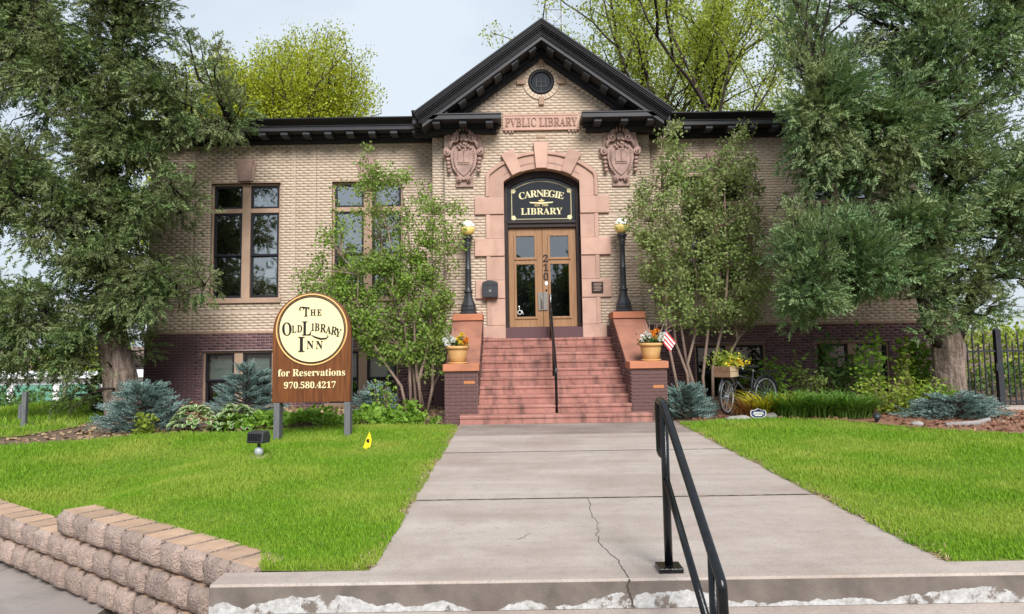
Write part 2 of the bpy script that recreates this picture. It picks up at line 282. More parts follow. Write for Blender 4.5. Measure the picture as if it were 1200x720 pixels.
# ------------------------------------------------------------------ mesh helpers
class MB:
    def __init__(s): s.v = []; s.f = []
    def add(s, vs, fs):
        o = len(s.v); s.v += [tuple(map(float, q)) for q in vs]; s.f += [tuple(i + o for i in f) for f in fs]; return s
    def box(s, x0, x1, y0, y1, z0, z1):
        return s.add([(x0, y0, z0), (x1, y0, z0), (x1, y1, z0), (x0, y1, z0), (x0, y0, z1), (x1, y0, z1), (x1, y1, z1), (x0, y1, z1)],
                     [(0, 3, 2, 1), (4, 5, 6, 7), (0, 1, 5, 4), (1, 2, 6, 5), (2, 3, 7, 6), (3, 0, 4, 7)])
    def quad(s, a, b, c, d): return s.add([a, b, c, d], [(0, 1, 2, 3)])
    def prism(s, poly, y0, y1):
        """polygon in x,z (anticlockwise seen from the front) pushed along y"""
        n = len(poly)
        vs = [(x, y0, z) for x, z in poly] + [(x, y1, z) for x, z in poly]
        fs = [tuple(range(n)), tuple(range(2 * n - 1, n - 1, -1))]
        fs += [(i, i + n, (i + 1) % n + n, (i + 1) % n) for i in range(n)]
        return s.add(vs, fs)
    def prism_x(s, poly, x0, x1):
        """polygon in y,z pushed along x"""
        n = len(poly)
        vs = [(x0, y, z) for y, z in poly] + [(x1, y, z) for y, z in poly]
        fs = [tuple(range(n - 1, -1, -1)), tuple(range(n, 2 * n))]
        fs += [(i, (i + 1) % n, (i + 1) % n + n, i + n) for i in range(n)]
        return s.add(vs, fs)
    def loft(s, rings, close=True, caps=True):
        n = len(rings[0]); o = len(s.v)
        for r in rings: s.v += [tuple(map(float, q)) for q in r]
        for i in range(len(rings) - 1):
            for j in range(n if close else n - 1):
                k = (j + 1) % n
                s.f.append((o + i * n + j, o + i * n + k, o + (i + 1) * n + k, o + (i + 1) * n + j))
        if caps and close:
            s.f.append(tuple(o + j for j in range(n - 1, -1, -1))); s.f.append(tuple(o + (len(rings) - 1) * n + j for j in range(n)))
        return s
    def tube(s, pts, rad, n=6, flat=1.0):
        pts = [Vector(p) for p in pts]
        if not hasattr(rad, '__len__'): rad = [rad] * len(pts)
        rings = []; prev = None
        for i, p in enumerate(pts):
            d = (pts[min(i + 1, len(pts) - 1)] - pts[max(i - 1, 0)]).normalized()
            a = prev if prev is not None else (Vector((0, 0, 1)) if abs(d.z) < 0.9 else Vector((1, 0, 0)))
            u = d.cross(a); u = u.normalized() if u.length > 1e-6 else d.orthogonal().normalized()
            v = u.cross(d).normalized(); prev = v
            rings.append([p + u * math.cos(2 * math.pi * k / n) * rad[i] + v * math.sin(2 * math.pi * k / n) * rad[i] * flat for k in range(n)])
        return s.loft(rings)
    def lathe(s, prof, c=(0, 0, 0), n=20):
        rings = [[(c[0] + r * math.cos(2 * math.pi * k / n), c[1] + r * math.sin(2 * math.pi * k / n), c[2] + z) for k in range(n)] for r, z in prof]
        return s.loft(rings)
    def ball(s, c, r, n=10, m=7):
        r = r if hasattr(r, '__len__') else (r, r, r)
        rings = []
        for i in range(m + 1):
            a = -math.pi / 2 + math.pi * (0.02 + 0.96 * i / m)
            rings.append([(c[0] + r[0] * math.cos(a) * math.cos(2 * math.pi * k / n), c[1] + r[1] * math.cos(a) * math.sin(2 * math.pi * k / n), c[2] + r[2] * math.sin(a)) for k in range(n)])
        return s.loft(rings)
    def ring(s, c, Ro, r, axis='Y', n=32, m=6):
        rings = []
        o = len(s.v)
        for i in range(n):
            a = 2 * math.pi * i / n
            for k in range(m):
                b = 2 * math.pi * k / m
                q = Ro + r * math.cos(b); h = r * math.sin(b)
                p = {'Y': (q * math.cos(a), h, q * math.sin(a)), 'Z': (q * math.cos(a), q * math.sin(a), h), 'X': (h, q * math.cos(a), q * math.sin(a))}[axis]
                s.v.append((c[0] + p[0], c[1] + p[1], c[2] + p[2]))
        for i in range(n):
            for k in range(m):
                s.f.append((o + i * m + k, o + ((i + 1) % n) * m + k, o + ((i + 1) % n) * m + (k + 1) % m, o + i * m + (k + 1) % m))
        return s
    def mesh(s, name, mat, smooth=False):
        me = bpy.data.meshes.new(name); me.from_pydata(s.v, [], s.f); me.update()
        if mat: me.materials.append(M[mat] if isinstance(mat, str) else mat)
        bm = bmesh.new(); bm.from_mesh(me); bmesh.ops.recalc_face_normals(bm, faces=bm.faces); bm.to_mesh(me); bm.free()
        if smooth:
            me.polygons.foreach_set('use_smooth', [True] * len(me.polygons))
        return me
    def build(s, name, mat, parent=None, smooth=False, bevel=0):
        me = s.mesh(name, mat, smooth)
        return put(name, me, parent, bevel)

def put(name, me, parent=None, bevel=0, loc=None, rz=None):
    o = bpy.data.objects.new(name, me); col.objects.link(o)
    if parent:
        o.parent = parent
        if parent.name in WORLD_KIDS: o.matrix_parent_inverse = Matrix.Translation(-Vector(parent.location))
    if bevel:
        b = o.modifiers.new('bevel', 'BEVEL'); b.width = bevel; b.segments = 2; b.limit_method = 'ANGLE'
    if loc is not None: o.location = loc
    if rz is not None: o.rotation_euler.z = rz
    return o

def tag(o, label=None, cat=None, group=None, kind=None):
    if label: o['label'] = label
    if cat: o['category'] = cat
    if group: o['group'] = group
    if kind: o['kind'] = kind
    return o

WORLD_KIDS = set()
def empty(name, loc=(0, 0, 0), rz=0, local=False):
    """an Empty at the base of a thing; local: its parts are drawn round it, else in the coordinates of the place"""
    o = bpy.data.objects.new(name, None); col.objects.link(o); o.location = loc; o.rotation_euler.z = rz
    o.empty_display_size = 0.2
    if not local: WORLD_KIDS.add(o.name)
    return o

def fastmesh(name, V, T, mat, smooth=False):
    """numpy vertices (n,3), triangles or quads (m,k)"""
    me = bpy.data.meshes.new(name); V = np.ascontiguousarray(V, dtype=np.float32); T = np.ascontiguousarray(T, dtype=np.int32)
    k = T.shape[1]
    me.vertices.add(len(V)); me.vertices.foreach_set('co', V.ravel())
    me.loops.add(T.size); me.loops.foreach_set('vertex_index', T.ravel())
    me.polygons.add(len(T)); me.polygons.foreach_set('loop_start', np.arange(0, T.size, k, dtype=np.int32))
    try: me.polygons.foreach_set('loop_total', np.full(len(T), k, dtype=np.int32))
    except Exception: pass
    me.update(calc_edges=True); me.validate()
    me.materials.append(M[mat])
    if smooth: me.polygons.foreach_set('use_smooth', np.ones(len(T), dtype=bool))
    return me

def unit(a): return a / np.maximum(np.linalg.norm(a, axis=-1, keepdims=True), 1e-9)

def scatter(name, P, D, S, template, mat, parent=None, roll=None):
    """copies of a small template (verts, tris) at points P along directions D with sizes S, as one mesh"""
    tv, tf = template; n = len(P)
    D = unit(np.asarray(D, float)); ref = np.where(np.abs(D[:, 2:3]) < 0.92, np.array([[0, 0, 1.0]]), np.array([[1.0, 0, 0]]))
    A = unit(np.cross(ref, D)); B = np.cross(D, A)
    th = rng.uniform(-math.pi, math.pi, n) if roll is None else rng.normal(0, roll, n)
    c, s = np.cos(th)[:, None], np.sin(th)[:, None]
    A2 = A * c + B * s; B2 = -A * s + B * c
    S = np.asarray(S, float).reshape(-1, 1) if np.ndim(S) else np.full((n, 1), S)
    V = (P[:, None, :] + S[:, None] * (tv[None, :, 0:1] * D[:, None] + tv[None, :, 1:2] * A2[:, None] + tv[None, :, 2:3] * B2[:, None]))
    Tn = (tf[None] + (np.arange(n) * len(tv))[:, None, None]).reshape(-1, tf.shape[1])
    return put(name, fastmesh(name, V.reshape(-1, 3), Tn, mat), parent)

def spray_template(k=8, ang=0.75, side=0.42, droop=0.12, jit=0.05, seed=1):
    r = np.random.default_rng(seed)
    st = [(i / k, 0, -droop * (i / k) ** 2) for i in range(k + 1)]
    V = list(st); T = []
    for i in range(k):
        for sg in (-1, 1):
            l = side * (1.05 - 0.75 * i / k) * r.uniform(0.7, 1.2)
            b = st[i]; a = ang * r.uniform(0.7, 1.2)
            V.append((b[0] + l * math.cos(a) + 0.06, sg * l * math.sin(a), b[2] + r.normal(0, jit)))
            T.append((i, i + 1, len(V) - 1))
    V.append((1.12, 0, -droop)); V.append((0.9, 0.05, -droop)); T.append((k, len(V) - 1, len(V) - 2))
    return np.array(V), np.array(T)
SPRAY = spray_template(5, 0.8, 0.55, 0.10, 0.12)
SPRUCE = spray_template(9, 1.0, 0.26, -0.08, 0.07, 3)
LEAF = (np.array([(0, 0, 0), (0.5, 0.30, 0.06), (1, 0, -0.04), (0.5, -0.30, 0.06)], float), np.array([(0, 2, 1), (0, 3, 2)]))
LEAF_LONG = (np.array([(0, 0, 0), (0.45, 0.17, 0.05), (1, 0, -0.1), (0.45, -0.17, 0.05)], float), np.array([(0, 2, 1), (0, 3, 2)]))
BLADE = (np.array([(0, 0.05, 0), (0, -0.05, 0), (0.6, 0.05, 0.04), (1, -0.01, 0.2)], float), np.array([(0, 1, 2), (1, 3, 2)]))

def textmesh(body, size, mat, depth=0.004, serif=True, name='lettering', align='CENTER'):
    t = ''
    for ch in body:
        if serif and 'A' <= ch <= 'Z': t += chr(0x1D400 + ord(ch) - 65)
        elif serif and 'a' <= ch <= 'z': t += chr(0x1D41A + ord(ch) - 97)
        elif serif and '0' <= ch <= '9': t += chr(0x1D7CE + ord(ch) - 48)
        else: t += ch
    c = bpy.data.curves.new('words', 'FONT'); c.body = t; c.size = size; c.extrude = depth / 2; c.align_x = align; c.resolution_u = 3
    o = bpy.data.objects.new('words', c); col.objects.link(o)
    dg = bpy.context.evaluated_depsgraph_get()
    me = bpy.data.meshes.new_from_object(o.evaluated_get(dg)); me.name = name
    bpy.data.objects.remove(o); bpy.data.curves.remove(c)
    me.materials.clear(); me.materials.append(M[mat])
    me.transform(Matrix.Rotation(R(90), 4, 'X'))
    return me
def words(body, x, y, z, size, mat, parent, depth=0.006, serif=True, rot=0.0, sx=1.0, sz=1.0, name='letter', align='CENTER'):
    me = textmesh(body, size, mat, depth, serif, name, align)
    me.transform(Matrix.Translation((x, y, z)) @ Matrix.Rotation(-rot, 4, 'Y') @ Matrix.Diagonal((sx, 1, sz, 1)))
    return put(name, me, parent)

# ------------------------------------------------------------------ ground, lawns, paving
X0 = 0.66                                    # axis of the building
WALL_A, WALL_B = np.array([-1.66, 4.86]), np.array([-5.75, 8.0])    # street face of the block wall
wd = unit(WALL_B - WALL_A); wn = np.array([-wd[1], wd[0]])           # wn points to the street
if wn[1] > 0: wn = -wn
def sstep(t): t = np.clip(t, 0, 1); return t * t * (3 - 2 * t)
def G(x, y):
    """height of the garden"""
    x = np.asarray(x, float); y = np.asarray(y, float)
    z = -0.21 * sstep((-x - 3.5) / 1.0) * sstep((11.5 - y) / 4.0)
    z = z + 0.05 * sstep((y - 10.5) / 3) * sstep((x + 7.5) / 2) * sstep((9 - x) / 2) * sstep((np.abs(x - 0.89) - 1.95) / 0.8)
    t = np.clip((-x - 8.0) / 22.0, 0, 1) ; z = z - 2.5 * sstep(t) * sstep((y - 9) / 18)
    z = z - 0.10 * sstep((x - 7.5) / 3)
    z = z + 0.02 * np.sin(x * 1.3 + 0.4) * np.cos(y * 0.9) * sstep((np.abs(x - 0.9) - 2) / 1.5)
    return z
def in_street(x, y, off=0.0):
    """true on the street side of the wall and kerb"""
    d = (x - WALL_A[0]) * wn[0] + (y - WALL_A[1]) * wn[1]
    return np.where(x > WALL_A[0], y < 4.70 - off, d > -0.26 + off)

def axis(pts): return np.unique(np.round(np.concatenate([np.arange(a, b, s) for a, b, s in pts]), 4))
xs = axis([(-600, -60, 60), (-60, -12, 3), (-12, 14, 0.2), (14, 60, 3), (60, 601, 60)])
ys = axis([(-400, -40, 60), (-40, 3, 2), (3, 17, 0.2), (17, 60, 2), (60, 900, 60)])
gx, gy = np.meshgrid(xs, ys); gz = np.where(in_street(gx, gy), -0.95, G(gx, gy) - 0.012)
idx = np.arange(gx.size).reshape(gx.shape)
quads = np.stack([idx[:-1, :-1], idx[:-1, 1:], idx[1:, 1:], idx[1:, :-1]], -1).reshape(-1, 4)
tag(put('ground', fastmesh('ground', np.stack([gx, gy, gz], -1).reshape(-1, 3), quads, 'soil', True)), 'brown garden soil under beds, lawns and paving', kind='structure')

def inside(poly, x, y):
    r = np.zeros(x.shape, bool); n = len(poly)
    for i in range(n):
        (xa, ya), (xb, yb) = poly[i], poly[(i + 1) % n]
        c = ((ya > y) != (yb > y)) & (x < (xb - xa) * (y - ya) / (yb - ya + 1e-12) + xa)
        r ^= c
    return r
def sheet(name, poly, mat, lift, step=0.2):
    p = np.array(poly); x0, y0 = p.min(0); x1, y1 = p.max(0)
    bm = bmesh.new()
    vs = [bm.verts.new((x, y, 0)) for x, y in poly]; bm.faces.new(vs)
    for a, lo, hi in ((0, x0, x1), (1, y0, y1)):
        k = lo + step
        while k < hi:
            co = [0, 0, 0]; co[a] = k; no_ = [0, 0, 0]; no_[a] = 1
            bmesh.ops.bisect_plane(bm, geom=bm.verts[:] + bm.edges[:] + bm.faces[:], plane_co=co, plane_no=no_); k += step
    for v in bm.verts: v.co.z = float(G(v.co.x, v.co.y)) + lift
    bmesh.ops.recalc_face_normals(bm, faces=bm.faces)
    me = bpy.data.meshes.new(name); bm.to_mesh(me); bm.free(); me.materials.append(M[mat])
    if me.polygons and me.polygons[0].normal.z < 0: me.flip_normals()
    return put(name, me)

wl = lambda t, o=0.0: tuple(WALL_A + wd * t - wn * (0.25 + o))
LAWN_L = [(-0.935, 4.84), (-0.935, 12.45), (-1.3, 12.55), (-2.6, 12.35), (-4.0, 12.1), (-5.2, 11.75), (-6.2, 11.35), (-7.2, 10.95), (-9.0, 10.3), (-13.0, 9.6), (-13.0, 13.8),
          tuple(WALL_A + wd * 7.5 - wn * 0.35), wl(5.15), wl(0.3), (-1.62, 4.86)]
LAWN_L = [(-0.935, 4.84), (-0.935, 12.45), (-1.3, 12.55), (-2.6, 12.35), (-4.0, 12.1), (-5.2, 11.75), (-6.2, 11.35), (-7.2, 10.95), (-9.0, 10.6), wl(9.5), wl(5.15), wl(0.3), (-1.62, 4.86)]
LAWN_R = [(2.715, 4.84), (12.0, 4.84), (12.0, 8.2), (8.2, 9.7), (6.9, 10.5), (6.0, 11.3), (5.2, 12.2), (4.3, 12.5), (2.715, 12.3)]
LAWN_F = [(-7.7, 13.2), (-7.9, 12.1), (-9.0, 11.3), (-11, 10.95), (-22, 10.6), (-34, 30), (-30, 46), (-20, 46), (-9.5, 24), (-8.5, 17)]
tag(sheet('lawn', LAWN_L, 'grass_soil', 0.0), 'lawn with the inn sign, behind the block retaining wall', kind='structure')
tag(sheet('lawn', LAWN_R, 'grass_soil', 0.0), 'lawn beside the walkway in front of the bicycle bed', kind='structure')
tag(sheet('lawn', LAWN_F, 'grass_soil', 0.0, 1.0), 'far lawn falling away towards the garages', kind='structure')
tag(sheet('mulch_bed', [(4.4, 12.55), (5.3, 12.25), (6.1, 11.35), (7.0, 10.55), (8.3, 9.75), (12.0, 8.25), (14, 9), (14, 14.2), (9, 14.4), (8.5, 15.9), (4.4, 15.9)], 'mulch', 0.002, 0.4), 'reddish mulch bed below the fence', kind='structure')

def blades(name, poly, n, h, wdt, label, near_bias=True, ylim=None, edge=0.0):
    p = np.array(poly); x0, y0 = p.min(0); x1, y1 = p.max(0)
    out = []
    tot = 0
    while tot < n:
        x = rng.uniform(x0, x1, n * 2); y = rng.uniform(y0, y1, n * 2)
        k = inside(poly, x, y)
        if near_bias: k &= rng.random(n * 2) < np.clip((6.0 / np.hypot(x, y)) ** 1.6, 0, 1)
        # frame limits: what no picture from near the viewer could show is left bare
        k &= np.abs(x) < 0.74 * y + 1.6
        ed = np.where(x < 0.9, -0.905 - x, x - 2.685); k &= ed > 0.035 * (np.sin(y * 7.3 + x) + np.sin(y * 17.1) * 0.6 + np.sin(y * 3.1)) * (ed < 0.12)
        out.append(np.stack([x[k], y[k]], 1)); tot += k.sum()
    P2 = np.concatenate(out)[:n]
    sc = 1.0
    dist = np.hypot(P2[:, 0], P2[:, 1])
    P = np.stack([P2[:, 0], P2[:, 1], G(P2[:, 0], P2[:, 1]) - 0.004], 1)
    D = np.stack([rng.normal(0, 0.33, n), rng.normal(0, 0.33, n), np.ones(n)], 1)
    pat = 0.75 + 0.5 * np.sin(P2[:, 0] * 2.1 + 1.3 * np.sin(P2[:, 1] * 1.1)) * np.sin(P2[:, 1] * 1.7 + 0.6) * 0.5
    S = h * rng.uniform(0.55, 1.25, n) * np.clip(pat, 0.6, 1.2)
    grow = np.clip(dist / 7.0, 1, 3.5)
    tv, tf = BLADE
    o = scatter(name, P, D, S * (0.6 + 0.4 * grow), (tv * np.array([1, wdt, 1]), tf), 'grass')
    tag(o, label, 'grass', kind='stuff'); return o
spill = lambda poly, sx_: [(x + sx_, y) if abs(x - (-0.935 if sx_ > 0 else 2.715)) < 0.01 else (x, y) for x, y in poly]
blades('grass', spill(LAWN_L, 0.03), 140000, 0.062, 1.15, 'short bright green grass around the inn sign')
blades('grass', spill(LAWN_R, -0.03), 140000, 0.062, 1.15, 'short bright green grass between walkway and bicycle bed')
blades('grass', LAWN_F, 30000, 0.09, 1.6, 'far bright grass seen below the drooping tree branches', near_bias=True)

# straw-coloured dead grass and crumbs along the edges of the paving
ne = 5200; ey = rng.uniform(4.85, 12.4, ne) ; sd_ = rng.random(ne) < 0.5
wv_ = 0.03 + 0.05 * np.abs(np.sin(ey * 2.3 + 1) * np.sin(ey * 0.9)) + 0.02 * np.sin(ey * 9)
ex = np.where(sd_, -0.925 - np.abs(rng.normal(0, 1, ne)) * wv_, 2.705 + np.abs(rng.normal(0, 1, ne)) * wv_)
M['straw'] = leafmat('straw', (0.20, 0.15, 0.08), (0.46, 0.38, 0.20), None, 0.1, 0.9)
tag(scatter('dry_grass', np.stack([ex, ey, G(ex, ey) + 0.004], 1), np.stack([rng.normal(0, 1, ne), rng.normal(0, 1, ne), np.abs(rng.normal(0.35, 0.4, ne))], 1), rng.uniform(0.02, 0.055, ne), (BLADE[0] * np.array([1, 1.6, 1]), BLADE[1]), 'straw'), 'dry straw-coloured grass along the edges of the walkway', 'grass', kind='stuff')
# chips of mulch
nch = 9000
cx_ = rng.uniform(3.0, 13.0, nch); cy_ = rng.uniform(9.2, 15.6, nch)
keep = ~inside(LAWN_R, cx_, cy_) & ((cy_ > 12.3) | (cx_ > 6)); cx_, cy_ = cx_[keep], cy_[keep]
CHIP = (np.array([(0, 0.2, 0), (1, 0.25, 0.1), (1.05, -0.2, 0.05), (0, -0.25, 0.12)], float), np.array([(0, 1, 2), (0, 2, 3)]))
Pc = np.stack([cx_, cy_, G(cx_, cy_) + 0.01], 1)
M['chips'] = leafmat('chips', (0.12, 0.05, 0.035), (0.34, 0.19, 0.12), None, 0.0, 0.95)
tag(scatter('mulch_chips', Pc, np.stack([rng.normal(0, 1, len(Pc)), rng.normal(0, 1, len(Pc)), rng.normal(0.1, 0.2, len(Pc))], 1), rng.uniform(0.03, 0.08, len(Pc)), CHIP, 'chips'), 'reddish brown wood chips spread over the beds', 'mulch', kind='stuff')
nch = 5000
cx_ = rng.uniform(-13, -1.2, nch); cy_ = rng.uniform(10.0, 15.9, nch); keep = ~inside(LAWN_L, cx_, cy_) & ~inside(LAWN_F, cx_, cy_); cx_, cy_ = cx_[keep], cy_[keep]
Pc = np.stack([cx_, cy_, G(cx_, cy_) + 0.008], 1)
M['litter'] = leafmat('litter', (0.20, 0.13, 0.07), (0.42, 0.31, 0.19), None, 0.0, 0.95)
tag(scatter('leaf_litter', Pc, np.stack([rng.normal(0, 1, len(Pc)), rng.normal(0, 1, len(Pc)), rng.normal(0.1, 0.2, len(Pc))], 1), rng.uniform(0.03, 0.09, len(Pc)), CHIP, 'litter'), 'dry straw-coloured litter on bare soil under the tree', 'litter', kind='stuff')

# walkway: separate slabs, real joints
walk = tag(empty('walkway', (0.89, 8.6, 0)), 'grey-pink concrete walkway of cast slabs leading to the steps', kind='structure')
for yj in (6.855, 9.61): MB().box(-0.93, 2.71, yj - 0.022, yj + 0.022, -0.119, -0.03).build('joint_filler', 'crack', walk)
for (ya, yb) in ((4.84, 6.84), (6.87, 8.16), (8.168, 9.60), (9.62, 11.25), (11.258, 12.72)):
    MB().box(-0.93, 2.71, ya, yb, -0.12, 0.0).build('slab', 'concrete' if ya < 11 else 'worn_concrete', walk)
def crackline(pts, wid, parent, z=0.0042, name='crack'):
    mb = MB(); a = []
    for i, (x, y) in enumerate(pts):
        w_ = wid * random.uniform(0.5, 1.4)
        a.append((x - w_, y, z)); a.append((x + w_, y, z))
    for i in range(len(pts) - 1):
        mb.add([a[2 * i], a[2 * i + 1], a[2 * i + 3], a[2 * i + 2]], [(0, 1, 2, 3)])
    return mb.build(name, 'crack', parent)
def jointline(y, x0, x1, h, z=0.0035):
    mb = MB(); n = 90; prev = None
    for i in range(n + 1):
        x = x0 + (x1 - x0) * i / n; a, b = y - h * random.uniform(0.4, 1.3), y + h * random.uniform(0.4, 1.3)
        if prev: mb.add([(prev[0], prev[1], z), (x, a, z), (x, b, z), (prev[0], prev[2], z)], [(0, 1, 2, 3)])
        prev = (x, a, b)
    mb.build('joint_debris', 'crack', walk)
jointline(6.855, -0.93, 2.71, 0.013); jointline(9.61, -0.93, 2.71, 0.010)
pts = []; x = 0.645
for i in range(46):
    y = 6.84 - i * (2.02 / 45); x += random.gauss(0, 0.009) + (0.0015 if i > 12 else -0.0025); pts.append((x, y))
crackline(pts, 0.0022, walk)
crackline([(0.02 + 0.02 * i + random.gauss(0, .006), 5.50 + 0.035 * i) for i in range(6)], 0.003, walk)
crackline([(0.28 + 0.03 * i, 6.3 + random.gauss(0, .004)) for i in range(4)], 0.003, walk)

steps_ = tag(empty('street_steps', (0.9, 4.2, -0.5)), 'weathered concrete street steps with flaking white coating', kind='structure')
k = MB(); k.prism_x([(4.60, -0.168), (4.60, -0.012), (4.612, 0.0), (4.838, 0.0), (4.838, -0.168)], -1.84, 13.0); kerb = k.build('step', 'concrete', steps_)
MB().quad((-1.842, 4.5975, -0.169), (13, 4.5975, -0.169), (13, 4.5975, -0.014), (-1.842, 4.5975, -0.014)).build('riser_face', 'coated_riser', kerb)
MB().quad((-1.8425, 4.838, -0.169), (-1.8425, 4.5975, -0.169), (-1.8425, 4.5975, -0.014), (-1.8425, 4.838, -0.014)).build('riser_face', 'coated_riser', kerb)
crackline([(pts[-1][0] + (0.672 - pts[-1][0]) * i / 8 + random.gauss(0, 0.004), 4.836 - i * 0.028) for i in range(9)], 0.0025, kerb)
mb = MB(); zz = [0.0 - 0.0125 * i for i in range(14)]; xx = 0.672
for i in range(13):
    x1_ = xx + random.gauss(0, 0.008); w_ = 0.006
    mb.add([(xx - w_, 4.5955, zz[i]), (xx + w_, 4.5955, zz[i]), (x1_ + w_, 4.5955, zz[i + 1]), (x1_ - w_, 4.5955, zz[i + 1])], [(0, 1, 2, 3)]); xx = x1_
mb.build('crack', 'crack', kerb)
for i, (ya, yb, z) in enumerate(((4.24, 4.60, -0.172), (3.88, 4.24, -0.344))):
    MB().box(-1.84, 13.0, ya, yb + 0.2, z - 0.3, z).build('step', 'concrete', steps_, bevel=0.01)
swk = tag(empty('sidewalk', (-3, 3, -0.6)), 'grey concrete sidewalk at the foot of the block wall', kind='structure')
for i in range(-9, 9):
    xa, xb = i * 1.6 + 0.004, (i + 1) * 1.6 - 0.004
    za = lambda x: -0.52 - 0.1 * np.clip(-x / 4.0, 0, 1.6)
    for (ya, yb) in ((-1.5, 3.1), (3.106, 14.0)) if xb < -1.8 else ((-1.5, 3.88),):
        MB().add([(xa, ya, za(xa)), (xb, ya, za(xb)), (xb, yb, za(xb)), (xa, yb, za(xa)), (xa, ya, za(xa) - 0.1), (xb, ya, za(xb) - 0.1), (xb, yb, za(xb) - 0.1), (xa, yb, za(xa) - 0.1)],
                 [(0, 1, 2, 3), (7, 6, 5, 4), (0, 4, 5, 1), (1, 5, 6, 2), (2, 6, 7, 3), (3, 7, 4, 0)]).build('paving_slab', 'sidewalk', swk)

# retaining wall of split-face blocks
def blockmesh(seed, cap):
    r = np.random.default_rng(seed)
    W_, H_, D_ = 0.276, 0.203, 0.28
    nx, nz = 7, 6
    mb = MB(); vid = {}
    for i in range(nx + 1):
        for j in range(nz + 1):
            u, v = i / nx, j / nz
            e = min(min(u, 1 - u) * W_, min(v, 1 - v) * H_)
            ins = 0.055 * (1 - min(e / 0.05, 1)) ** 1.6
            zoff = 0
            y = -0.05 + ins + r.normal(0, 0.0045) * (0.4 + min(e / 0.03, 1))
            vid[i, j] = len(mb.v); mb.v.append(((u - 0.5) * W_ + (0.012 if u == 0 else -0.012 if u == 1 else 0) * 0.3, y, v * H_))
    for i in range(nx):
        for j in range(nz): mb.f.append((vid[i, j], vid[i + 1, j], vid[i + 1, j + 1], vid[i, j + 1]))
    nf = len(mb.f)
    b = len(mb.v); mb.v += [(-0.5 * W_ * 0.85, D_, 0), (0.5 * W_ * 0.85, D_, 0), (0.5 * W_ * 0.85, D_, H_), (-0.5 * W_ * 0.85, D_, H_)]
    mb.f.append(tuple([b + 3, ] + [vid[i, nz] for i in range(nx + 1)] + [b + 2]))
    top = len(mb.f) - 1
    mb.f.append(tuple([b + 1] + [vid[i, 0] for i in range(nx, -1, -1)] + [b]))
    mb.f.append(tuple([b] + [vid[0, j] for j in range(nz + 1)] + [b + 3])); mb.f.append(tuple([b + 2] + [vid[nx, j] for j in range(nz, -1, -1)] + [b + 1])); mb.f.append((b, b + 3, b + 2, b + 1))
    me = bpy.data.meshes.new('block'); me.from_pydata(mb.v, [], mb.f); me.materials.append(M['block_face']); me.materials.append(M['block_top'])
    me.polygons[top].material_index = 1
    sm_ = [i < nf for i in range(len(me.polygons))]; me.polygons.foreach_set('use_smooth', sm_)
    me.update(); return me
blk = [blockmesh(i, True) for i in range(7)]
rw = tag(empty('retaining_wall', (-3.6, 6.4, -0.6)), 'tan split-face block retaining wall curving up from the kerb', 'wall')
ang = math.atan2(wd[1], wd[0]) + math.pi
PW = 0.29
for ci, ztop in enumerate((0.018, -0.19, -0.398)):
    n0 = 0; n1 = 10 if ci == 0 else 26
    for i in range(n0, n1):
        t = (i + 0.5 + (0.5 if ci % 2 else 0)) * PW
        p = WALL_A + wd * t + wn * (0.02 * ci)
        # the wall bends away up the street
        if t > 5.2:
            dt = t - 5.2; p = p - wn * 0.05 * dt * dt
        o = put('block', blk[(i * 3 + ci * 5) % 7], rw, 0)
        aa = ang + (0.1 * max(0, t - 5.2))
        o.matrix_parent_inverse = Matrix.Identity(4)
        o.location = Vector((p[0], p[1], ztop - 0.205)) - Vector(rw.location) + Vector((random.gauss(0, .003), random.gauss(0, .003), 0))
        o.rotation_euler.z = aa + random.gauss(0, 0.012)

# ------------------------------------------------------------------ the library
YP, YS, YW = 15.60, 15.80, 16.20            # pavilion face, its side strips, wings
XL, XR = -7.97, 9.12
PL, PR = -1.41, 2.71                         # pavilion front
SL, SR = -1.69, 3.02                         # strips
ZB, ZT = 1.66, 5.86                          # top of purple basement, top of wing wall
lib = tag(empty('library_building', (X0, YP, 0)), 'cream brick library with black gabled pediment and purple brick basement', 'building')

def wallcore(x0, x1, z0, z1, y, holes, name, mat, parent, depth=0.28):
    xs_ = sorted({x0, x1} | {h[0] for h in holes} | {h[1] for h in holes}); zs_ = sorted({z0, z1} | {h[2] for h in holes} | {h[3] for h in holes})
    mb = MB()
    for i in range(len(xs_) - 1):
        for j in range(len(zs_) - 1):
            a, b, c, d = xs_[i], xs_[i + 1], zs_[j], zs_[j + 1]
            if any(h[0] - 1e-6 <= a and b <= h[1] + 1e-6 and h[2] - 1e-6 <= c and d <= h[3] + 1e-6 for h in holes): continue
            mb.quad((a, y, c), (b, y, c), (b, y, d), (a, y, d))
    for h in holes:
        a, b, c, d = h
        mb.quad((a, y, c), (a, y + depth, c), (a, y + depth, d), (a, y, d)); mb.quad((b, y, c), (b, y, d), (b, y + depth, d), (b, y + depth, c))
        mb.quad((a, y, d), (a, y + depth, d), (b, y + depth, d), (b, y, d)); mb.quad((a, y, c), (b, y, c), (b, y + depth, c), (a, y + depth, c))
    me = bpy.data.meshes.new(name); me.from_pydata(mb.v, [], mb.f); me.update(); me.materials.append(M[mat])
    return put(name, me, parent)

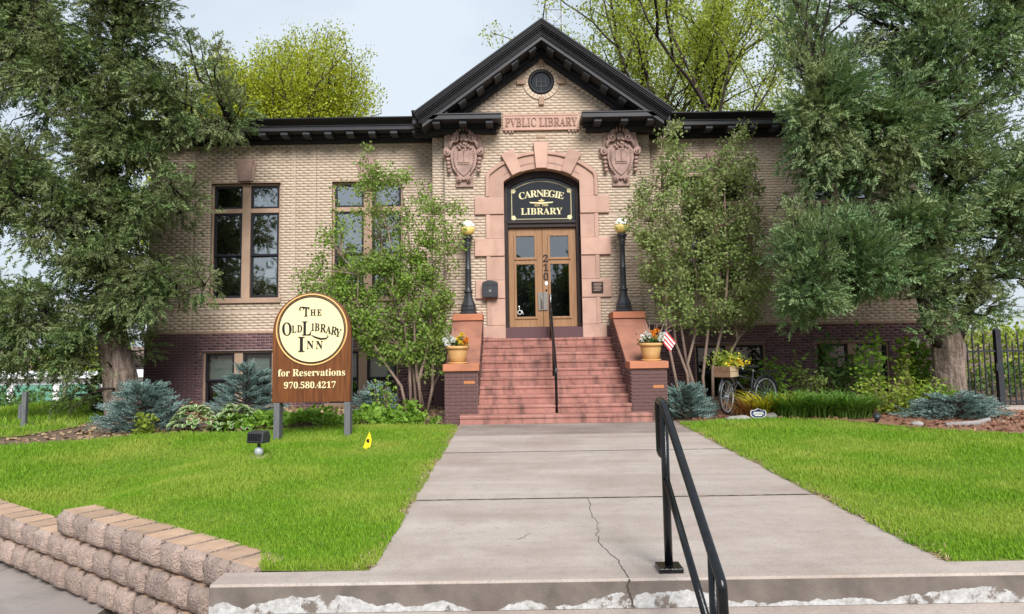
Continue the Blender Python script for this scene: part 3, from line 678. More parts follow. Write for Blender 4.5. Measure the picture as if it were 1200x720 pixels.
BL, BH = 0.192, 0.060
def bricks(x0, x1, z0, z1, y, holes=(), clip=None, off=0, seams=(), hseams=(), proud=0.011, joint=0.008):
    """list of brick boxes (x0,x1,z0,z1) in a running bond, cut round holes"""
    out = []; k = 0; z = z0
    while z + 0.03 < z1:
        zt = min(z + BH, z1); a, b = z + joint / 2, zt - joint / 2
        if not any(h - 0.02 < (a + b) / 2 < h + 0.045 for h in hseams):
            iv = [(x0, x1)]
            cuts = [(h[0], h[1]) for h in holes if h[2] < b and h[3] > a]
            if clip: 
                c = clip((a + b) / 2 + 0.02)
                iv = [(max(x0, c[0]), min(x1, c[1]))] if c and c[0] < c[1] else []
            cuts += [(s_ - 0.008, s_ + 0.008) for s_ in seams]
            for cu in cuts:
                nv = []
                for (p, q) in iv:
                    if cu[1] <= p or cu[0] >= q: nv.append((p, q)); continue
                    if cu[0] > p: nv.append((p, cu[0]))
                    if cu[1] < q: nv.append((cu[1], q))
                iv = nv
            o = (k % 2) * BL / 2
            for (p, q) in iv:
                s = math.floor((p - o) / BL) * BL + o
                while s < q:
                    u, v = max(s + joint / 2, p), min(s + BL - joint / 2, q)
                    if v - u > 0.025: out.append((u, v, a, b))
                    s += BL
        z += BH; k += 1
    return out
def brick_field(bl, y, name, mat, parent, proud=0.003):
    n = len(bl); A = np.array(bl)
    pr = np.maximum(proud + rng.normal(0, 0.0008, n), 0.0012)
    V = np.zeros((n, 8, 3))
    for i, (ix, iz, f) in enumerate([(0, 2, 1), (1, 2, 1), (1, 3, 1), (0, 3, 1), (0, 2, 0), (1, 2, 0), (1, 3, 0), (0, 3, 0)]):
        V[:, i, 0] = A[:, ix]; V[:, i, 2] = A[:, iz]; V[:, i, 1] = y - pr * f + (0.002 if not f else 0)
    Fq = np.array([(0, 1, 2, 3), (0, 4, 5, 1), (1, 5, 6, 2), (2, 6, 7, 3), (3, 7, 4, 0)])
    T = (Fq[None] + (np.arange(n) * 8)[:, None, None]).reshape(-1, 4)
    o = put(name, fastmesh(name, V.reshape(-1, 3), T, mat), parent); o['kind'] = 'stuff'; return o

WINS = [(-5.865, 1.53), (-3.175, 1.56), (4.51, 1.56), (7.20, 1.54)]
WZ0, WZ1 = 2.40, 4.945
BWINS = [(-5.97, 1.53), (-3.27, 1.55), (4.70, 1.55), (7.355, 1.60)]
BZ0, BZ1 = 0.10, 1.255
holes = [(c - w_ / 2, c + w_ / 2, WZ0, WZ1) for c, w_ in WINS]
bholes = [(c - w_ / 2, c + w_ / 2, BZ0, BZ1) for c, w_ in BWINS]
# wings
for (a, b) in ((XL, SL), (SR, XR)):
    hs = [h for h in holes if a < h[0] < b]; bh = [h for h in bholes if a < h[0] < b]
    wc = wallcore(a, b, ZB, ZT + 0.3, YW, hs, 'wing_wall', 'cream_mortar', lib)
    stone = []
    for h in hs:
        c = (h[0] + h[1]) / 2
        stone += [(h[0] - 0.05, h[1] + 0.05, WZ0 - 0.12, WZ0), (c - 0.16, c + 0.16, WZ1 + 0.03, 5.46)]
    sm = []
    for h in hs: sm += [h[0] - 0.37, h[1] + 0.33]
    brick_field(bricks(a + 0.004, b - 0.004, ZB, ZT, YW, hs + stone, seams=sm, hseams=(2.10,)), YW, 'brickwork', 'cream_brick', wc)
    pc = wallcore(a - (0.03 if a < 0 else 0), b + (0.03 if a > 0 else 0), -0.15, ZB, YW - 0.035, bh, 'basement_wall', 'purple_mortar', lib, 0.3)
    bl = bricks(a - 0.02, b, -0.1, ZB, YW, bh)
    near = [q for q in bl if (q[1] < -6.76 if a < 0 else False)][:300]
    if near:
        protos = {}
        for q in near:
            key = round((q[1] - q[0]) * 200)
            if key not in protos:
                protos[key] = MB().box(-(q[1] - q[0]) / 2, (q[1] - q[0]) / 2, 0, 0.012, 0, q[3] - q[2]).mesh('brick', 'purple_brick')
            o = put('brick', protos[key], pc); o.location = ((q[0] + q[1]) / 2, YW - 0.035 - 0.009 + random.gauss(0, .0015), q[2])
        ns = set(near); bl = [q for q in bl if q not in ns]
    brick_field(bl, YW - 0.035, 'brickwork', 'purple_brick', pc)
    # stone course between basement and wall
    MB().box(a - 0.03, b + 0.03, YW - 0.045, YW + 0.05, ZB - 0.03, ZB + 0.025).build('water_table', 'tan_stone', lib, bevel=0.006)
# end walls, back, roof
MB().box(XL, XL + 0.3, YW + 0.29, 26, ZB, ZT + 0.3).build('end_wall', 'cream_brick', lib)
MB().box(XR - 0.3, XR, YW + 0.29, 26, ZB, ZT + 0.3).build('end_wall', 'cream_brick', lib)
MB().box(XL - 0.03, XL + 0.3, YW + 0.27, 26, -0.2, ZB - 0.005).build('end_wall', 'purple_brick', lib)
MB().box(XR - 0.3, XR + 0.03, YW + 0.27, 26, -0.2, ZB - 0.005).build('end_wall', 'purple_brick', lib)
MB().box(XL + 0.31, XR - 0.31, 25.7, 26, -0.2, ZT + 0.3).build('back_wall', 'cream_brick', lib)
MB().box(XL + 0.31, XR - 0.31, YW + 0.9, 25.69, 1.2, 1.4).build('room_floor', 'dark_room', lib)
MB().box(XL - 0.35, XR + 0.35, YW - 0.4, 26.3, 6.12, 6.19).build('roof', 'roof_dark', lib)

def make_window(c, w_, z0, z1, y, transom, rail, blind=False, curtain=False):
    x0, x1 = c - w_ / 2, c + w_ / 2; yf = y + 0.07
    g = 0.004; fr = 0.045; mul = 0.185
    mb = MB()
    mb.box(x0 + g, x0 + fr, yf, yf + 0.12, z0 + g, z1 - g); mb.box(x1 - fr, x1 - g, yf, yf + 0.12, z0 + g, z1 - g)
    mb.box(x0 + fr, x1 - fr, yf, yf + 0.12, z1 - 0.05, z1 - g)
    mb.box(c - mul / 2, c + mul / 2, yf - 0.01, yf + 0.12, z0 + g, z1 - 0.05)
    if transom:
        mb.box(x0 + fr, c - mul / 2, yf - 0.004, yf + 0.12, transom - 0.05, transom + 0.05); mb.box(c + mul / 2, x1 - fr, yf - 0.004, yf + 0.12, transom - 0.05, transom + 0.05)
    win = mb.build('window', 'tan_stone', lib, bevel=0.006)
    gl = 'glass' if transom else 'glass_low'
    for (a, b) in ((x0 + fr, c - mul / 2), (c + mul / 2, x1 - fr)):
        cells = [(z0 + g, rail, 0.035), (rail, (transom - 0.05) if transom else z1 - 0.05, 0.0)]
        if transom: cells.append((transom + 0.05, z1 - 0.05, 0.0))
        for (za, zb, back) in cells:
            t = 0.05 if back == 0 or True else 0.05
            ya = yf + 0.02 + back
            sb = MB(); sb.box(a, a + t, ya, ya + 0.045, za, zb).box(b - t, b, ya, ya + 0.045, za, zb)
            sb.box(a + t, b - t, ya, ya + 0.045, za, za + t * (0.9 if back == 0 else 1.1)).box(a + t, b - t, ya, ya + 0.045, zb - t * (1.0 if zb > rail + 0.01 else 0.5), zb)
            sb.build('sash', 'sash_paint', win, bevel=0.004)
            MB().quad((a + t, ya + 0.022, za + 0.04), (b - t, ya + 0.022, za + 0.04), (b - t, ya + 0.022, zb - 0.03), (a + t, ya + 0.022, zb - 0.03)).build('pane', gl, win)
        if blind:
            MB().box(a + 0.06, b - 0.06, yf + 0.13, yf + 0.135, rail + 0.02, z1 - 0.07).build('blind', 'blind', win)
    if curtain:
        MB().prism([(x1 - fr - 0.04, z0 + 0.3), (x1 - fr - 0.04, z0 + 1.45), (x1 - fr - 0.10, z0 + 1.5), (x1 - fr - 0.38, z0 + 0.42), (x1 - fr - 0.3, z0 + 0.3)], yf + 0.16, yf + 0.18).build('curtain', 'curtain', win)
    MB().box(x0 - 0.2, x1 + 0.2, y + 0.75, y + 0.77, z0 - 0.2, z1 + 0.1).build('dark_interior', 'dark_room', win)
    return win
for i, (c, w_) in enumerate(WINS):
    make_window(c, w_, WZ0, WZ1, YW, 4.335, 3.33, False, i == 0)
    s_ = MB().box(c - w_ / 2 - 0.04, c + w_ / 2 + 0.04, YW - 0.055, YW + 0.12, WZ0 - 0.115, WZ0 - 0.003).build('window_sill', 'tan_stone', lib, bevel=0.008)
    ky = MB(); ky.prism([(c - 0.115, WZ1 + 0.035), (c + 0.115, WZ1 + 0.035), (c + 0.16, 5.45), (c - 0.16, 5.45)], YW - 0.07, YW + 0.02)
    kk = ky.build('keystone', 'rose_stone', lib, bevel=0.01)
    MB().prism([(c - 0.17, WZ1 + 0.04), (c + 0.17, WZ1 + 0.04), (c + 0.235, 5.38), (c - 0.235, 5.38)], YW - 0.035, YW + 0.02).build('keystone_wing', 'rose_stone', kk, bevel=0.008)
    MB().box(c - w_ / 2 - 0.005, c + w_ / 2 + 0.005, YW - 0.004, YW + 0.1, WZ1, WZ1 + 0.028).build('lintel', 'tan_stone', lib)
for i, (c, w_) in enumerate(BWINS):
    make_window(c, w_, BZ0, BZ1, YW - 0.035, None, 0.60, i in (0, 1))
    MB().box(c - w_ / 2 - 0.03, c + w_ / 2 + 0.03, YW - 0.08, YW + 0.06, BZ0 - 0.07, BZ0 - 0.002).build('window_sill', 'tan_stone', lib, bevel=0.006)

# pavilion side strips
for (a, b) in ((SL, PL), (PR, SR)):
    sw = MB().box(a, b, YS, YW + 0.3, ZB, ZT + 0.3).build('strip_wall', 'cream_mortar', lib)
    brick_field(bricks(a + 0.004, b - 0.004, ZB, ZT, YS), YS, 'brickwork', 'cream_brick', sw)
    MB().box(a, b, YS - 0.03, YW + 0.2, -0.15, ZB - 0.002).build('strip_base', 'purple_brick', lib)

# door opening in the pavilion
DL, DR = -0.150, 1.462; DC = (DL + DR) / 2
AS, AR = 4.765, 1.335                         # springing height, intrados radius
ACZ = 5.03 - AR
def arc(rad, xa, xb, n=14, cz=ACZ):
    return [(xa + (xb - xa) * i / n, cz + math.sqrt(max(rad * rad - (xa + (xb - xa) * i / n - DC) ** 2, 0))) for i in range(n + 1)]
APX = 7.47                                   # apex of the brick gable
SLP = 0.735
# gable wall core: rectangle with door hole plus triangle
pc = wallcore(PL, PR, ZB, 6.02, YP, [(DL, DR, ZB, 5.06)], 'pavilion_wall', 'cream_mortar', lib, 0.34)
tri = MB(); OC, ORR = (0.69, 6.93), 0.30
tri.prism([(PL - 0.2, 6.022), (PR + 0.2, 6.022), (PR + 0.2, 6.05), (X0 + 0.03, APX + 0.2), (PL - 0.2, 6.05)], YP, YP + 0.3)
tri.build('gable_wall', 'cream_mortar', pc)
CART = [(-0.99, 5.27), (2.345, 5.24)]
OUT = [(DL - 0.62, DR + 0.62, 4.055, 4.425), (DL - 0.63, DR + 0.63, 3.165, 3.53), (DL - 0.62, DR + 0.62, 2.27, 2.65), (DL - 0.39, DR + 0.39, ZB, 4.93), (DL - 0.5, DR + 0.5, 1.4, 1.72)]
OUT += [(DC - math.sqrt(max(1.70 ** 2 - (z - ACZ) ** 2, 0)), DC + math.sqrt(max(1.70 ** 2 - (z - ACZ) ** 2, 0)), z, z + 0.03) for z in np.arange(4.93, 5.38, 0.03)]
OUT += [(-0.13, 1.47, 5.875, 6.205)]
def gable(z):
    hw = (APX - z) / SLP
    return (X0 + 0.03 - hw, X0 + 0.03 + hw) if z > 5.95 else (PL, PR)
bl = bricks(PL + 0.004, PR - 0.004, ZB, APX, YP, OUT + [(OC[0] - math.sqrt(max(0.40 ** 2 - (z + 0.015 - OC[1]) ** 2, 0)), OC[0] + math.sqrt(max(0.40 ** 2 - (z + 0.015 - OC[1]) ** 2, 0)), z, z + 0.03) for z in np.arange(OC[1] - 0.40, OC[1] + 0.40, 0.03)], clip=gable, hseams=(4.02, 3.16, 2.24))
brick_field(bl, YP, 'brickwork', 'cream_brick', pc)
MB().box(PL - 0.02, PR + 0.02, YP - 0.03, YP + 0.3, -0.15, ZB - 0.004).build('pavilion_base', 'purple_brick', lib)

# stone door surround: stacked blocks with projecting quoins
sur = MB()
for sg, xi in ((-1, DL), (1, DR)):
    for (za, zb, wdt, pr_) in ((1.43, 1.70, 0.50, 0.05), (1.705, 2.265, 0.385, 0.03), (2.27, 2.65, 0.62, 0.05), (2.655, 3.16, 0.385, 0.03), (3.165, 3.53, 0.63, 0.06), (3.535, 4.05, 0.385, 0.03), (4.055, 4.425, 0.62, 0.06)):
        xo = xi + sg * wdt
        o = MB().box(min(xi, xo), max(xi, xo), YP - pr_, YP + 0.33, za, zb)
        nm = 'quoin_block' if wdt > 0.4 else 'jamb_block'
        o = o.build(nm, 'pink_stone', lib, bevel=0.01)
        if wdt < 0.4:   # fluted step on the narrow blocks
            MB().box(min(xi + sg * 0.30, xo + sg * 0.0), max(xi + sg * 0.30, xo), YP - pr_ - 0.022, YP - pr_ + 0.004, za, zb).build('fillet', 'pink_stone', o, bevel=0.006)
# arch ring as voussoirs between intrados and extrados
def ringpiece(xa, xb, r0, r1, y0, y1, n=8):
    """arch piece bounded by the radial lines whose intrados x are xa, xb"""
    a0, a1 = math.atan2(xa - DC, math.sqrt(AR ** 2 - (xa - DC) ** 2)), math.atan2(xb - DC, math.sqrt(AR ** 2 - (xb - DC) ** 2))
    p = [(DC + r0 * math.sin(a0 + (a1 - a0) * i / n), ACZ + r0 * math.cos(a0 + (a1 - a0) * i / n)) for i in range(n + 1)]
    q = [(DC + r1 * math.sin(a0 + (a1 - a0) * i / n), ACZ + r1 * math.cos(a0 + (a1 - a0) * i / n)) for i in range(n, -1, -1)]
    return MB().prism(p + q, y0, y1)
# haunch blocks left and right
for sg, xi in ((-1, DL), (1, DR)):
    xo = xi + sg * 0.385
    xv = DC + sg * 0.62
    ins = arc(AR, xi, xv, 8)
    R1 = 1.705
    aa = math.atan2(xv - DC, math.sqrt(AR ** 2 - (xv - DC) ** 2))
    a_end = math.asin((xo - DC) / R1)
    outs = [(DC + R1 * math.sin(aa + (a_end - aa) * i / 8), ACZ + R1 * math.cos(aa + (a_end - aa) * i / 8)) for i in range(9)]
    poly = [(xo, 4.43), (xi, 4.43)] + ins + outs
    hb = MB().prism(poly, YP - 0.03, YP + 0.33).build('haunch_stone', 'pink_stone', lib, bevel=0.006)
    rim = [(DC + R1 * math.sin(aa + (a_end - aa) * i / 8), ACZ + R1 * math.cos(aa + (a_end - aa) * i / 8)) for i in range(9)]
    rin = [(DC + (R1 - 0.075) * math.sin(aa + (a_end - aa) * i / 8), ACZ + (R1 - 0.075) * math.cos(aa + (a_end - aa) * i / 8)) for i in range(9)]
    rin[-1] = (xo - sg * 0.075, rin[-1][1] - 0.03)
    MB().prism(rim + [(xo, 4.43), (xo - sg * 0.075, 4.43)] + rin[::-1], YP - 0.075, YP - 0.028).build('hood_moulding', 'pink_stone', hb, bevel=0.012)
    MB().prism([(q[0], q[1] + 0.005) for q in arc(AR + 0.10, xi - sg * 0.0, xv, 8)] + [(q[0], q[1] + 0.03) for q in arc(AR + 0.10, xi, xv, 8)][::-1], YP - 0.036, YP - 0.028).build('bead', 'rose_stone', hb)
for (xa, xb) in ((DC - 0.42, DC - 0.112), (DC + 0.112, DC + 0.42)):
    v_ = ringpiece(xa, xb, AR, 1.705, YP - 0.03, YP + 0.33).build('voussoir', 'pink_stone', lib, bevel=0.006)
    ringpiece(xa, xb, 1.64, 1.71, YP - 0.07, YP - 0.028).build('hood_moulding', 'pink_stone', v_, bevel=0.012)
    ringpiece(xa, xb, AR + 0.12, AR + 0.145, YP - 0.038, YP - 0.028).build('bead', 'rose_stone', v_)
for (xa, xb, r1) in ((DC - 0.622, DC - 0.418, 1.845), (DC - 0.114, DC + 0.114, 1.90), (DC + 0.418, DC + 0.622, 1.845)):
    ringpiece(xa, xb, AR - 0.005, r1, YP - 0.115, YP + 0.33, 3).build('keystone', 'pink_stone', lib, bevel=0.012)

# door frame, transom light, double doors
YD = 15.86
fr = MB()
fr.box(DL - 0.0, DL + 0.075, YD - 0.06, YD + 0.1, 1.43, 4.74).box(DR - 0.075, DR, YD - 0.06, YD + 0.1, 1.43, 4.74)
fr.box(DL + 0.075, DR - 0.075, YD - 0.05, YD + 0.1, 3.80, 3.93)
fr.box(DL + 0.075, DR - 0.075, YD - 0.085, YD - 0.05, 3.885, 3.93)
fr.prism([(DL, 4.745), (DL + 0.10, 4.69)] + arc(AR - 0.14, DL + 0.10, DR - 0.10, 12) + [(DR - 0.10, 4.69), (DR, 4.745)] + arc(AR + 0.06, DL, DR, 12)[::-1], YD - 0.06, YD + 0.1)
dfr = fr.build('door_frame', 'dark_trim', lib, bevel=0.006)
tr = MB().prism([(DL + 0.075, 3.93), (DR - 0.075, 3.93), (DR - 0.075, 4.70)] + arc(AR - 0.13, DL + 0.1, DR - 0.1, 12)[::-1] + [(DL + 0.075, 4.70)], YD + 0.0, YD + 0.02).build('transom_light', 'black_glass', lib)
ty = YD - 0.004
# gold border
bx0, bx1, bz0, bz1 = DL + 0.165, DR - 0.165, 3.985, 4.62
MB().tube([(bx0, ty, bz0), (bx1, ty, bz0)], 0.008, 4).tube([(bx0, ty, bz0), (bx0, ty, bz1)], 0.008, 4).tube([(bx1, ty, bz0), (bx1, ty, bz1)], 0.008, 4)\
    .tube([(x, ty, z) for x, z in arc(AR - 0.22, bx0, bx1, 14)], 0.007, 4).build('gold_border', 'pale_gold', tr)
fl = MB()
for px in (bx0 + 0.035, bx1 - 0.035):
    for pz in (bz0 + 0.03, bz1 - 0.02):
        for k_ in range(5):
            a_ = k_ * 2 * math.pi / 5; fl.ball((px + 0.03 * math.cos(a_), ty, pz + 0.03 * math.sin(a_)), (0.026, 0.006, 0.026), 8, 4)
fl.build('gold_rosette', 'pale_gold', tr)
word = 'CARNEGIE'; wds = [0.095, 0.10, 0.10, 0.115, 0.085, 0.11, 0.055, 0.085]; tot = sum(wds); s0 = -tot / 2
for ch, wv in zip(word, wds):
    xc = (s0 + wv / 2) * 1.24; s0 += wv
    words(ch, DC + xc, ty - 0.004, 4.475 - 0.30 * xc * xc, 0.215, 'pale_gold', tr, rot=-xc * 0.50)
words('LIBRARY', DC, ty - 0.004, 4.085, 0.205, 'pale_gold', tr, sx=1.0, name='lettering')
words('EST. 1908', DC, ty - 0.004, 4.265, 0.065, 'gold', tr, name='lettering')
MB().prism([(DC - 0.24, 4.335), (DC - 0.02, 4.318), (DC + 0.02, 4.318), (DC + 0.24, 4.335), (DC + 0.26, 4.36), (DC + 0.02, 4.352), (DC, 4.345), (DC - 0.02, 4.352), (DC - 0.26, 4.36)], ty - 0.006, ty).build('open_book', 'pale_gold', tr)
MB().prism([(DC - 0.035, 4.365), (DC + 0.04, 4.365), (DC + 0.075, 4.395), (DC + 0.03, 4.40), (DC + 0.005, 4.435), (DC - 0.01, 4.40), (DC - 0.07, 4.395)], ty - 0.006, ty).build('lamp_emblem', 'gold', tr)

def leaf_door(x0, x1, hinge_left):
    yd = YD + 0.02; z0, z1 = 1.435, 3.795
    st, ms = 0.135, 0.125
    si = st if hinge_left else 0.135; so_ = 0.135
    d = MB(); d.box(x0, x0 + st, yd, yd + 0.05, z0, z1).box(x1 - st, x1, yd, yd + 0.05, z0, z1)
    d.box(x0 + st, x1 - st, yd, yd + 0.05, z1 - 0.15, z1).box(x0 + st, x1 - st, yd, yd + 0.05, z0, z0 + 0.42).box(x0 + st, x1 - st, yd, yd + 0.05, 3.035, 3.125)
    dr = d.build('door', 'wood_door', lib, bevel=0.006)
    mo = MB()
    for (za, zb) in ((z0 + 0.42, 3.035), (3.125, z1 - 0.15)):
        a, b = x0 + st, x1 - st
        t = 0.03
        mo.box(a - 0.02, a + t, yd - 0.022, yd + 0.01, za - 0.02, zb + 0.02).box(b - t, b + 0.02, yd - 0.022, yd + 0.01, za - 0.02, zb + 0.02)
        mo.box(a + t, b - t, yd - 0.022, yd + 0.01, za - 0.02, za + t).box(a + t, b - t, yd - 0.022, yd + 0.01, zb - t, zb + 0.02)
        MB().quad((a, yd + 0.025, za), (b, yd + 0.025, za), (b, yd + 0.025, zb), (a, yd + 0.025, zb)).build('pane', 'glass_door', dr)
    mo.build('moulding', 'wood_door', dr, bevel=0.006)
    MB().box(x0 + 0.005, x1 - 0.005, yd - 0.006, yd + 0.002, z0 + 0.005, z0 + 0.235).build('kick_plate', 'kick', dr)
    return dr
dl = leaf_door(DL + 0.08, DC - 0.003, True); dr_ = leaf_door(DC + 0.003, DR - 0.08, False)
MB().box(DL - 0.3, DR + 0.3, YD + 0.9, YD + 0.92, 1.43, 5).build('dark_interior', 'dark_room', lib)
MB().box(DC - 0.105, DC - 0.004, YD - 0.006, YD + 0.021, 2.02, 2.40).build('push_plate', 'steel', dl)
MB().box(DC + 0.004, DC + 0.095, YD - 0.006, YD + 0.021, 2.02, 2.40).build('push_plate', 'steel', dr_)
MB().tube([(DC - 0.03, YD - 0.006, 2.06), (DC - 0.03, YD - 0.06, 2.09), (DC - 0.03, YD - 0.06, 2.33), (DC - 0.03, YD - 0.006, 2.36)], 0.012, 6).build('pull_handle', 'steel', dl, True)
for i, dch in enumerate('210'):
    words(dch, DC + 0.07, YD + 0.008, 3.06 - i * 0.195, 0.215, 'bronze', dr_, 0.014, name='numeral')
MB().ball((DC + 0.075, YD + 0.012, 2.59), (0.036, 0.008, 0.05), 14, 6).build('oval_tag', 'white', dr_, True)
MB().ball((DC + 0.075, YD + 0.01, 2.45), (0.02, 0.02, 0.02), 10, 6).build('keyhole', 'bronze', dr_, True)
# access symbol sticker on the lower pane
sp = MB(); sx_, sz_ = DL + 0.30, 1.98
sp.ring((sx_, YD + 0.035, sz_), 0.042, 0.008, 'Y', 16, 4).ball((sx_ - 0.01, YD + 0.035, sz_ + 0.125), (0.018, 0.004, 0.018), 8, 4).tube([(sx_ - 0.01, YD + 0.035, sz_ + 0.10), (sx_, YD + 0.035, sz_ + 0.04), (sx_ + 0.05, YD + 0.035, sz_ + 0.035), (sx_ + 0.075, YD + 0.035, sz_ - 0.04)], 0.008, 4)
sp.build('access_sticker', 'white', dl)

# inscribed tablet
tb = MB().box(-0.115, 1.455, YP - 0.05, YP + 0.02, 5.885, 6.195).build('name_tablet', 'pink_stone', lib, bevel=0.01)
MB().box(-0.15, 1.49, YP - 0.062, YP + 0.02, 5.86, 5.895).box(-0.15, 1.49, YP - 0.062, YP + 0.02, 6.175, 6.215).box(-0.15, -0.105, YP - 0.06, YP + 0.02, 5.896, 6.174).box(1.445, 1.49, YP - 0.06, YP + 0.02, 5.896, 6.174).build('tablet_frame', 'pink_stone', tb, bevel=0.012)
gt = MB()
for s_ in (-0.08, 0.0, 0.06): gt.box(-0.02 + s_, 0.02 + s_, YP - 0.05, YP + 0.02, 5.82, 5.86); gt.box(1.33 + s_, 1.37 + s_, YP - 0.05, YP + 0.02, 5.82, 5.86)
gt.build('gutta', 'rose_stone', tb)
M['carved'] = surf('carved', (0.30, 0.18, 0.145), (0.26, 0.15, 0.12), 6, 0.9, 0.1)  # letter tone darkened to stand in for the shadow along their edges
words('PVBLIC LIBRARY', 0.67, YP - 0.058, 5.945, 0.27, 'carved', tb, 0.02, sx=0.69, name='lettering')
MB().box(X0 - 0.09, X0 + 0.09, YP - 0.02, YP + 0.02, 5.70, 5.775).build('small_block', 'tan_stone', lib, bevel=0.006)

# round window with ring stones and four keys
oc = MB()
nst = 24
for i in range(nst):
    a0, a1 = 2 * math.pi * i / nst + 0.012, 2 * math.pi * (i + 1) / nst - 0.012
    q = []
    for (rr) in (0.285, 0.39): q += [(OC[0] + rr * math.cos(a), OC[1] + rr * math.sin(a)) for a in ((a0, a1) if rr < 0.3 else (a1, a0))]
    MB().prism(q, YP - 0.03, YP + 0.02).build('ring_stone', 'cream_brick', lib, bevel=0.004)
for a in range(4):
    ca, sa = round(math.cos(a * math.pi / 2)), round(math.sin(a * math.pi / 2))
    if ca: o = MB().box(*sorted((OC[0] + ca * 0.33, OC[0] + ca * 0.53)), YP - 0.06, YP + 0.02, OC[1] - 0.05, OC[1] + 0.05)
    else: o = MB().box(OC[0] - 0.055, OC[0] + 0.055, YP - 0.06, YP + 0.02, *sorted((OC[1] + sa * 0.33, OC[1] + sa * 0.51)))
    o.build('oculus_key', 'tan_stone', lib, bevel=0.008)
owin = MB().ring((OC[0], YP - 0.01, OC[1]), 0.24, 0.042, 'Y', 36, 8).build('oculus_window', 'black_paint', lib, True)
ov = [(OC[0] + 0.23 * math.cos(a * math.pi / 16), YP - 0.008, OC[1] + 0.23 * math.sin(a * math.pi / 16)) for a in range(32)]
MB().add(ov, [tuple(range(32))]).build('pane', 'black_glass', owin)
mg = MB()
for t in (-0.1, 0, 0.1): mg.box(OC[0] + t - 0.006, OC[0] + t + 0.006, YP - 0.02, YP - 0.012, OC[1] - 0.2 + abs(t), OC[1] + 0.1); mg.box(OC[0] - 0.17 + abs(t - 0.05), OC[0] + 0.17 - abs(t - 0.05), YP - 0.024, YP - 0.0205, OC[1] + t - 0.1 - 0.006, OC[1] + t - 0.1 + 0.006)
mg.build('glazing_bar', 'grey_paint', owin)

# carved shields
def cartouche(cx, cz):
    yb = YP - 0.02
    bk = MB()
    bk.prism([(cx - 0.18, cz - 0.62), (cx + 0.2, cz - 0.62), (cx + 0.2, cz - 0.35), (cx + 0.25, cz - 0.1), (cx + 0.42, cz + 0.02), (cx + 0.42, cz + 0.2), (cx + 0.33, cz + 0.55), (cx - 0.36, cz + 0.55), (cx - 0.36, cz + 0.2), (cx - 0.45, cz + 0.2), (cx - 0.45, cz + 0.02), (cx - 0.25, cz - 0.1), (cx - 0.18, cz - 0.35)], YP - 0.05, YP + 0.02)
    c = bk.build('cartouche', 'rose_stone', lib, bevel=0.012)
    def shield(s, y0, y1):
        p = [(0, -0.50), (0.12, -0.40), (0.24, -0.22), (0.285, -0.02), (0.28, 0.16), (0.2, 0.26), (-0.2, 0.26), (-0.28, 0.16), (-0.285, -0.02), (-0.24, -0.22), (-0.12, -0.40)]
        return MB().prism([(cx + x * s, cz + z * s) for x, z in p], y0, y1)
    shield(1.0, YP - 0.11, YP - 0.045).build('shield', 'rose_stone', c, bevel=0.02)
    shield(0.82, YP - 0.135, YP - 0.105).build('shield_field', 'rose_stone', c, bevel=0.015)
    bd = MB()
    for i in range(9):
        t = i / 8
        for sg in (-1, 1): bd.ball((cx + sg * (0.205 - 0.06 * max(0, t - 0.55) / 0.45), YP - 0.14, cz + 0.14 - 0.42 * t), 0.014, 6, 4)
    bd.build('beading', 'rose_stone', c, True)
    b_ = MB().box(cx - 0.12, cx - 0.006, YP - 0.165, YP - 0.13, cz - 0.12, cz + 0.13).box(cx + 0.006, cx + 0.12, YP - 0.165, YP - 0.13, cz - 0.12, cz + 0.13).box(cx - 0.13, cx + 0.13, YP - 0.15, YP - 0.128, cz - 0.155, cz - 0.125)
    b_.build('carved_book', 'rose_stone', c, bevel=0.01)
    def scroll(x, z, r, sg, turns=1.75, th=0.026):
        n = 26; return [(x + sg * (r * (1 - 0.85 * i / n)) * math.cos(i / n * turns * 2 * math.pi + 0.6), YP - 0.09 - 0.05 * i / n, z + (r * (1 - 0.85 * i / n)) * math.sin(i / n * turns * 2 * math.pi + 0.6)) for i in range(n + 1)]
    for sg in (-1, 1):
        MB().tube(scroll(cx + sg * 0.36, cz + 0.12, 0.085, sg), 0.026, 6).build('scroll', 'rose_stone', c, True)
        MB().tube(scroll(cx + sg * 0.17, cz + 0.42, 0.10, -sg), 0.03, 6).build('scroll', 'rose_stone', c, True)
        MB().tube(scroll(cx + sg * 0.11, cz - 0.47, 0.06, sg), 0.018, 6).build('scroll', 'rose_stone', c, True)
        sc = MB()
        for i in range(4): sc.ball((cx + sg * (0.335 - 0.008 * i), YP - 0.09, cz - 0.03 - i * 0.085), (0.05, 0.05, 0.042), 8, 5)
        sc.tube([(cx + sg * 0.29, YP - 0.11, cz + 0.2), (cx + sg * 0.27, YP - 0.11, cz + 0.32), (cx + sg * 0.2, YP - 0.1, cz + 0.38)], [0.03, 0.04, 0.03], 6)
        sc.build('bead_strand', 'rose_stone', c, True)
    sh = MB()
    for i in range(7):
        a = math.pi * (0.12 + 0.76 * i / 6); sh.ball((cx + 0.19 * math.cos(a), YP - 0.09, cz + 0.45 + 0.17 * math.sin(a)), (0.045, 0.05, 0.075), 8, 5)
    sh.ball((cx, YP - 0.09, cz + 0.43), (0.09, 0.06, 0.1), 10, 6)
    sh.build('shell_crest', 'rose_stone', c, True)
    fr_ = MB(); r_ = random.Random(5)
    for i in range(22): fr_.ball((cx + r_.gauss(0, 0.07), YP - 0.14 - r_.uniform(0, 0.04), cz + 0.25 + r_.gauss(0, 0.05)), r_.uniform(0.022, 0.036), 7, 5)
    fr_.build('fruit_garland', 'rose_stone', c, True)
for (cx_0, cz_0) in CART: cartouche(cx_0, cz_0)

